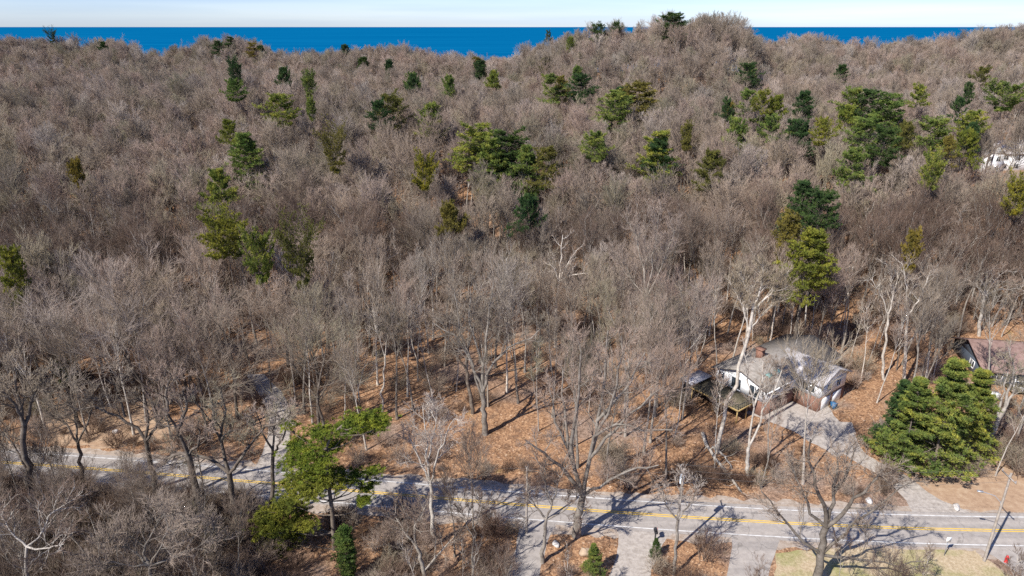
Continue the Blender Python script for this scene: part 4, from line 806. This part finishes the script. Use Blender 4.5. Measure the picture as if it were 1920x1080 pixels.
def hydrant(px, py):
    g = G(px, py); e = empty('fire_hydrant', (g[0], g[1], 0), label='red fire hydrant on the grass beside the side road corner', cat='fire hydrant')
    def lathe(prof, k=12):
        m_ = MB(); a = np.arange(k) * 2 * math.pi / k; V = np.concatenate([np.c_[r * np.cos(a), r * np.sin(a), np.full(k, z)] for r, z in prof])
        m_.add(V, [[j * k + q, j * k + (q + 1) % k, (j + 1) * k + (q + 1) % k, (j + 1) * k + q] for j in range(len(prof) - 1) for q in range(k)]); return m_
    obj('barrel', lathe([(0.2, 0), (0.2, 0.06), (0.13, 0.08), (0.13, 0.6), (0.17, 0.62), (0.17, 0.67)]), M['red'], e)
    obj('bonnet', lathe([(0.16, 0.67), (0.14, 0.76), (0.07, 0.83), (0.04, 0.84), (0.04, 0.9), (0.001, 0.9)]), M['red'], e)
    for s in (-1, 1): c = MB(); straight(c, (0, 0, 0.5), (0.23 * s, 0, 0.5), 0.06, 8); disc_end(c, (0, 0, 0.5), 0.01); obj('nozzle', c, M['red'], e)
    e.scale = (1.15, 1.15, 1.15)
    return g
hg = hydrant(1886, 1054)
def white_box():
    g = G(1862, 748); e = empty('storage_box', (g[0], g[1], 0), R(-10), label='small white box standing in front of the slate-blue house', cat='storage box')
    b = MB(); b.box((0, 0, 0.55), (1.5, 1.0, 1.1)); obj('body', b, M['white'], e); b = MB(); b.box((0, 0, 1.15), (1.6, 1.1, 0.1)); obj('lid', b, M['white'], e)
white_box()
def blue_bin():
    g = G(1562, 766); e = empty('garbage_bin', (g[0], g[1], 0), R(20), label='blue wheeled bin beside the parking court of the grey-roofed house', cat='bin')
    b = MB(); b.add([(-.3, -.33, .08), (.3, -.33, .08), (.3, .33, .08), (-.3, .33, .08), (-.38, -.42, 1.05), (.38, -.42, 1.05), (.38, .42, 1.05), (-.38, .42, 1.05)], [[0, 3, 2, 1], [4, 5, 6, 7], [0, 1, 5, 4], [1, 2, 6, 5], [2, 3, 7, 6], [3, 0, 4, 7]]); obj('body', b, M['blue'], e)
    b = MB(); b.box((0, 0, 1.1), (0.84, 0.92, 0.09)); obj('lid', b, M['blue'], e)
    for s in (-1, 1): b = MB(); straight(b, (s * .3, .36, .12), (s * .38, .36, .12), 0.12, 10); disc_end(b, (s * .3, .36, .12), 0.02); obj('wheel', b, M['dark'], e)
blue_bin()
def log(pts, r, label, seed, m='bark'):
    rg = np.random.default_rng(seed); P = np.array([[*G(*p), r + 0.05 + z] for (p, z) in pts]); c = P[0].copy(); c[2] = 0
    t = np.linspace(0, len(P) - 1, 10); Q = np.stack([np.interp(t, np.arange(len(P)), P[:, k]) for k in range(3)], 1) - c; Q += rg.normal(0, 0.05, Q.shape)
    m_ = MB(); m_.tubes(Q[None], np.linspace(r, r * 0.55, 10)[None], 7)
    S, SR, SN = grow(rg, Q[None], np.linspace(r, r * 0.55, 10)[None], np.array([6.0]), 9, 0.2, 1, lambda t: 0.35 + 0 * t, (40, 80), 0.05, 0.2, 5, 0.4, 0.04, 0.02)
    S[:, :, 2] = np.maximum(S[:, :, 2], 0.08); m_.tubes(S, SR, 4)
    tag(obj('fallen_log', m_, M[m], loc=c), label=label, cat='log')
log([((1315, 818), 0.3), ((1330, 850), 0.1), ((1358, 885), 0.0), ((1388, 925), 0.0)], 0.28, 'long broken fallen trunk lying on the leaves left of the forked pale tree', 3, 'bark_pale')
log([((1335, 842), 0.2), ((1355, 858), 0.3), ((1372, 880), 0.1)], 0.18, 'shorter fallen limb lying across the ground beside the long fallen trunk', 4, 'bark_pale')
log([((1350, 888), 0.0), ((1410, 906), 0.0)], 0.14, 'thin fallen branch at the foot of the forked pale tree', 5)
log([((850, 725), 0.1), ((985, 690), 0.0)], 0.16, 'dark log lying on the leaf slope right of the forked clearing tree', 6, 'bark_dark')
log([((1290, 700), 0.1), ((1340, 660), 0.0)], 0.18, 'dark fallen log on the leaf slope uphill of the house deck', 7, 'bark_dark')
# ---------------------------------------------------------------- the wood
HBOX = [(26, 62, 88, 120), (81, 112, 101, 124)]
def inside_house(x, y, m=0):
    u = np.array([0.80, 0.60]); v = np.array([-0.60, 0.80]); d = np.array([x, y]) - np.array([40.5, 96.6]); a, b = d @ u, d @ v
    if -6 - m < a < 22 + m and -5.5 - m < b < 13.5 + m: return True
    if 81 - m < x < 108 + m and 101 - m < y < 122 + m: return True
    return False
def on_drive(x, y, m=0.8):
    for C, W in DRV:
        d = np.hypot(C[:, 0] - x, C[:, 1] - y)
        if np.any(d < W / 2 + m): return True
    return False
def dens(px, py, Y, ry):
    """how thickly trees stand at a spot"""
    if Y < 62:
        return 0.6 if px < 560 else (0.35 if px < 950 else 0.06)
    if Y < ry:
        return 0.6 if px < 520 else (0.35 if px < 900 else (0.10 if px < 1300 else 0.02))
    if py > 780:
        if px < 90: return 0.7
        if px < 330: return 0.15
        if px < 560: return 0.3
        if px < 640: return 0.6
        if px < 700: return 0.3
        if px < 1000: return 0.0 if py > 800 else 0.15
        if px < 1300: return 0.25
        if px < 1640: return 0.2
        return 0.03
    if py > 640:
        if 640 < px < 1080: return 0.36
        if 1060 <= px < 1380: return 0.42
        if 1380 < px < 1640: return 0.4
        if px > 1640: return 0.4
        return 0.62
    return 0.8 if py > 560 else 1.0
CP2 = [(1392, 820), (1620, 730)]
spots = []
cell = {}
def ok(x, y, r):
    cx, cy = int(x // 6), int(y // 6)
    for i_ in range(cx - 1, cx + 2):
        for j in range(cy - 1, cy + 2):
            for (a, b) in cell.get((i_, j), ()):
                if (a - x) ** 2 + (b - y) ** 2 < r * r: return False
    return True
OC = np.array(OCC)
rs = np.random.default_rng(42)
Y = 40.0; cand = []
A_ = []
for band in range(0, 100):
    y0 = 38 + band * 6.0
    if y0 > 600: break
    half = 0.86 * y0 + 30 if y0 < 200 else 0.80 * y0 + 25
    n = int(2 * half * 6 / (3.3 if y0 < 150 else 5.5))
    A_.append(np.c_[rs.uniform(-half, half, n), rs.uniform(y0, y0 + 6, n)])
for x, y in np.concatenate(A_):
    px, py = proj(x, y, 0 if y < 120 else float(ground(x, y)))
    yr = float(np.interp(px, YR[:, 0], YR[:, 1]))
    if y > yr + 42: continue
    ry = float(road_y(x))
    if abs(y - ry) < 5.8 or (y < 125 and (on_drive(x, y) or inside_house(x, y, 1.5))): continue
    if 1400 < px < 1640 and 730 < py < 862: continue            # parking court
    if x > 96 and y < 72: continue
    # clearing before the far right house
    if HC[1] - 78 < y < HC[1] + 13 and x > HC[0] - 6 * (1 - (HC[1] - y) / 90) - 1: 
        if rs.random() < 0.93: continue
    if np.any(np.hypot(OC[:, 0] - x, OC[:, 1] - y) < OC[:, 2]): continue
    d = dens(px, py, y, ry) if y < 125 else 1.0
    ptx, pty = proj(x, y, 15 + (0 if y < 110 else float(ground(x, y))))
    for (a, b, pb, yc, p, far) in WIN:
        if a < ptx < b and pty < pb and yc - far < y < yc: d *= (1 - p)
    if rs.random() > d: continue
    rmin = 3.3 if y < 150 else (4.3 if y < 250 else (4.7 if y < yr - 55 else 3.4))
    if not ok(x, y, rmin): continue
    cell.setdefault((int(x // 6), int(y // 6)), []).append((x, y)); spots.append((x, y, px, py, ry))
spots.sort(key=lambda s: s[1] + 0.15 * abs(s[0]))
def pick_kind(px, y):
    q = rs.random()
    if y < 128 and 1000 < px < 1660: return 'slender' if q < 0.45 else ('broom' if q < 0.7 else 'tall')
    if y < 128 and px > 640: return 'slender' if q < 0.5 else ('tall' if q < 0.8 else 'broom')
    if px < 620: return 'oak' if q < 0.42 else ('tall' if q < 0.7 else ('broom' if q < 0.9 else 'slender'))
    return 'tall' if q < 0.38 else ('broom' if q < 0.68 else ('oak' if q < 0.86 else 'slender'))
def in_view(x, y, z):
    px, py = proj(x, y, z + 17); return -60 < px < 1980 and py < 1130
NT = {}
def near_twigs(e):
    for c in e.children:
        if c.name.startswith('crown'):
            if c.data.name not in NT: NT[c.data.name] = c.data.copy(); NT[c.data.name].materials[0] = M['twig_near']
            c.data = NT[c.data.name]
IND = 300 - len(HEROES); made = []; stuff = []
for (x, y, px, py, ry) in spots:
    z = float(ground(x, y)); kd = pick_kind(px, y); s = float(rs.uniform(0.76, 1.1)); rz = float(rs.random() * 6.28); tl = (float(rs.normal(0, 0.035)), float(rs.normal(0, 0.035)))
    if y < ry: s *= 0.62
    if len(made) < IND and in_view(x, y, z):
        e = tree_from(PROTO[kd][int(rs.integers(len(PROTO[kd])))], (x, y, z - 0.1), rz, s, 'bare_tree', tl); tag(e, cat='tree', group='leafless trees of the wood')
        made.append((e, kd, x, y, px, ry))
        if y < ry: near_twigs(e)
    else: stuff.append((x, y, z - 0.1, rz, s, kd, tl))
print('individual', len(made), 'stuff', len(stuff), 'last Y', made[-1][3])
# --- words that tell each tree from the next
def ordinal(n):
    ones = ['', 'first', 'second', 'third', 'fourth', 'fifth', 'sixth', 'seventh', 'eighth', 'ninth', 'tenth', 'eleventh', 'twelfth', 'thirteenth', 'fourteenth', 'fifteenth', 'sixteenth', 'seventeenth', 'eighteenth', 'nineteenth']
    if n < 20: return ones[n]
    t = {2: 'twent', 3: 'thirt', 4: 'fort', 5: 'fift'}[n // 10]
    return t + 'ieth' if n % 10 == 0 else t + 'y-' + ones[n % 10]
def belt(x, y, ry):
    px = proj(x, y, 0)[0]
    if y < ry:
        sec = 'below the gravel driveway' if px < 620 else ('below the leaf clearing' if px < 1000 else 'below the white house')
        return ('at the bottom edge, ' if y < 62 else 'on the near roadside, ') + sec
    sec = 'left of gravel driveway' if px < 420 else ('between gravel driveway and leaf clearing' if px < 690 else ('in line with leaf clearing' if px < 1000 else ('between leaf clearing and white house' if px < 1320 else ('in line with white house' if px < 1640 else 'in line with joined evergreens'))))
    d = int((y - ry) // 6)
    return ('far roadside, ' if d == 0 else ordinal(d) + ' row beyond road, ') + sec
zones = {}
for m_ in made: zones.setdefault((belt(m_[2], m_[3], m_[5]), m_[1]), []).append(m_)
for (bl, kd), L_ in zones.items():
    L_.sort(key=lambda q: q[4])
    for n_, m_ in enumerate(L_):
        m_[0]['label'] = (ordinal(n_ + 1) + '-from-left ' if len(L_) > 1 else 'only ') + LOOK[kd] + ', ' + bl
zc = {}
for e, kind, m, px, top, Yv in CON:
    if 'label' in e: continue
    zn = 'on the left' if px < 640 else ('in the middle' if px < 1280 else 'on the right')
    dp = 'near the skyline' if Yv > 300 else ('far back in the wood' if Yv > 200 else ('half-way back in the wood' if Yv > 140 else 'in the nearer wood'))
    zc.setdefault((CTONE[m] + ' ' + CLOOK[kind], zn, dp), []).append((px, e))
for (lk, zn, dp), L_ in zc.items():
    L_.sort(key=lambda q: q[0])
    for n_, (px, e) in enumerate(L_): e['label'] = (ordinal(n_ + 1) + ' from left ' if len(L_) > 1 else 'lone ') + lk + ' ' + dp + ' ' + zn
# ---------------------------------------------------------------- masses by geometry nodes
def scatter(name, pts, protos, label):
    """pts: (x,y,z,rz,s,idx,tilt); protos: list of object tuples whose meshes are repeated"""
    me = bpy.data.meshes.new(name); me.vertices.add(len(pts)); me.vertices.foreach_set('co', np.array([p[:3] for p in pts], np.float32).ravel())
    a = me.attributes.new('rot', 'FLOAT_VECTOR', 'POINT'); a.data.foreach_set('vector', np.array([(p[6][0], p[6][1], p[3]) for p in pts], np.float32).ravel())
    a = me.attributes.new('scl', 'FLOAT', 'POINT'); a.data.foreach_set('value', np.array([p[4] for p in pts], np.float32))
    a = me.attributes.new('idx', 'INT', 'POINT'); a.data.foreach_set('value', np.array([p[5] for p in pts], np.int32))
    o = bpy.data.objects.new(name, me); COL.objects.link(o); tag(o, label=label, kind='stuff')
    ng = bpy.data.node_groups.new(name, 'GeometryNodeTree')
    ng.interface.new_socket('Geometry', in_out='INPUT', socket_type='NodeSocketGeometry'); ng.interface.new_socket('Geometry', in_out='OUTPUT', socket_type='NodeSocketGeometry')
    N = ng.nodes; K = ng.links; gi = N.new('NodeGroupInput'); go = N.new('NodeGroupOutput'); jo = N.new('GeometryNodeJoinGeometry')
    def attr(nm, ty): n = N.new('GeometryNodeInputNamedAttribute'); n.data_type = ty; n.inputs['Name'].default_value = nm; return n.outputs['Attribute']
    rot = attr('rot', 'FLOAT_VECTOR'); scl = attr('scl', 'FLOAT'); idx = attr('idx', 'INT'); e2r = N.new('FunctionNodeEulerToRotation'); K.new(rot, e2r.inputs[0])
    for k, objs in enumerate(protos):
        c = N.new('FunctionNodeCompare'); c.data_type = 'INT'; c.operation = 'EQUAL'; ii = [s for s in c.inputs if s.type == 'INT']; K.new(idx, ii[0]); ii[1].default_value = k
        pj = N.new('GeometryNodeJoinGeometry')
        for ob in objs: oi = N.new('GeometryNodeObjectInfo'); oi.transform_space = 'ORIGINAL'; oi.inputs['Object'].default_value = ob; oi.inputs['As Instance'].default_value = True; K.new(oi.outputs['Geometry'], pj.inputs[0])
        ip = N.new('GeometryNodeInstanceOnPoints'); K.new(gi.outputs[0], ip.inputs['Points']); K.new(c.outputs[0], ip.inputs['Selection']); K.new(pj.outputs[0], ip.inputs['Instance']); K.new(e2r.outputs[0], ip.inputs['Rotation']); K.new(scl, ip.inputs['Scale'])
        K.new(ip.outputs[0], jo.inputs[0])
    K.new(jo.outputs[0], go.inputs[0]); md = o.modifiers.new('scatter', 'NODES'); md.node_group = ng
    return o
# the mass is grown from standing trees of this wood: give the last individuals the far form
src = {}; last = {}
for kd in NV:
    own = [m_ for m_ in made if m_[1] == kd]
    src[kd] = []
    seen = set()
    for m_ in own:
        ch = {c.name.split('.')[0]: c for c in m_[0].children}
        if ch['trunk'].data.name not in seen: seen.add(ch['trunk'].data.name); src[kd].append((ch['trunk'], ch['crown']))
farobj = {}
back = [m_ for m_ in made[::-1]]
for kd in FAR:
    farobj[kd] = []
    own = [m_ for m_ in back if m_[1] == kd][:len(FAR[kd])]
    for m_, meshes in zip(own, FAR[kd]):
        ch = {c.name.split('.')[0]: c for c in m_[0].children}; ch['trunk'].data = meshes[0]; ch['crown'].data = meshes[1]; farobj[kd].append((ch['trunk'], ch['crown']))
farobj['slender'] = farobj['tall']
# (near source trees must keep their own mesh)
for kd in NV: src[kd] = [t for t in src[kd] if t[0].data not in [m0 for L_ in FAR.values() for (m0, _) in L_]]
protos = []; pidx = {}
for kd in NV:
    for nm, S_ in (('near', src[kd]), ('far', farobj[kd])):
        pidx[(kd, nm)] = (len(protos), len(S_)); protos += S_
pts = []
for (x, y, z, rz, s, kd, tl) in stuff:
    b, n = pidx[(kd, 'near' if y < 148 else 'far')]
    if y > 330: s *= 0.92
    pts.append((x, y, z, rz, s, b + int(rs.integers(n)), tl))
scatter('distant_wood', pts, protos, 'endless leafless grey-brown wood rolling back to the lake')
# --- undergrowth
def shrub(seed, h, m):
    rg = np.random.default_rng(seed); n = 5; B = 16
    P = np.zeros((B, n, 3)); P[:, 0, :2] = rg.normal(0, 0.35, (B, 2)); d = np.c_[rg.normal(0, 0.45, (B, 2)), np.ones(B)]; d /= np.linalg.norm(d, axis=1, keepdims=True)
    for i_ in range(1, n): d = d + rg.normal(0, 0.15, d.shape); d /= np.linalg.norm(d, axis=1, keepdims=True); P[:, i_] = P[:, i_ - 1] + d * h / (n - 1) * rg.uniform(0.6, 1.1, (B, 1))
    Rr = np.tile(np.linspace(0.035, 0.015, n), (B, 1)); st = MB(); st.tubes(P, Rr, 4)
    L = np.full(B, h * 0.85)
    S, SR, SN = grow(rg, P, Rr, L, 7, 0.2, 1, lambda t: 0.5 - 0.2 * t, (25, 60), 0.08, 0.15, 4, 0.7, 0.012, 0.01)
    W, WR, WN = grow(rg, S, SR, SN, 7, 0.15, 1, lambda t: 0.55 + 0 * t, (20, 55), 0.08, 0.12, 3, 0.8, 0.011, 0.006)
    tw = MB(); tw.tubes(S, SR, 3); tw.tubes(W, WR, 3)
    return st.mesh('stems'), tw.mesh('twigs')
shr = []
for k, (px, py, lb) in enumerate([(1655, 925, 'round twiggy brown shrub beside the driveway mouth'), (1455, 905, 'low twiggy shrub on the leaves left of the driveway'), (640, 1050, 'reddish-brown twiggy shrub below the near pine'), (1150, 900, 'tangled twiggy shrub behind the road right of the huge pale tree')]):
    a, b = shrub(60 + k, 2.2 + 0.5 * k, None); a.materials.append(M['twig_brush']); b.materials.append(M['twig_brush'] if k in (0, 2) else M['twig'])
    g = G(px, py); e = empty('bare_shrub', (g[0], g[1], 0), label=lb, cat='shrub', group='leafless shrubs'); o1 = obj('stems', a, None, e); o2 = obj('twigs', b, None, e); shr.append((o1, o2))
up = []
ru = np.random.default_rng(5)
for _ in range(16000):
    y = 40 + 130 * ru.random() ** 1.25; x = ru.uniform(-1, 1) * (0.86 * y + 25); px, py = proj(x, y, 0); ry = float(road_y(x))
    if abs(y - ry) < 5.2 or on_drive(x, y, 0.6) or inside_house(x, y, 0.5): continue
    if 1390 < px < 1640 and 730 < py < 862: continue
    if 470 < px < 690 and y < ry and ru.random() < 0.75: continue
    if y < ry: d = 1.0 if px < 560 else (0.4 if px < 1000 else (0.08 if px < 1400 else 0.0))
    elif y - ry < 8: d = 0.12 if px < 1000 else (0.16 if px < 1690 else 0.03)
    elif py > 640: d = 0.12 if px < 660 else (0.02 if px < 1050 else (0.06 if px < 1690 else 0.08))
    else: d = 0.20
    if ru.random() > d: continue
    if not (math.sin(x * 0.35 + 1) * math.sin(y * 0.31) > -0.5 or px < 560): continue
    q = ru.random(); k = int(ru.integers(0, 4)) if px > 700 else (2 if q < 0.45 else (0 if q < 0.8 else 3))
    up.append((x, y, float(ground(x, y)) - 0.05, ru.random() * 6.28, float(ru.uniform(0.45, 1.25)) * (1.0 if y < 100 else 1.2), k, (0, 0)))
scatter('undergrowth', up, shr, 'brown twiggy brush covering the wood floor')
print('undergrowth', len(up))
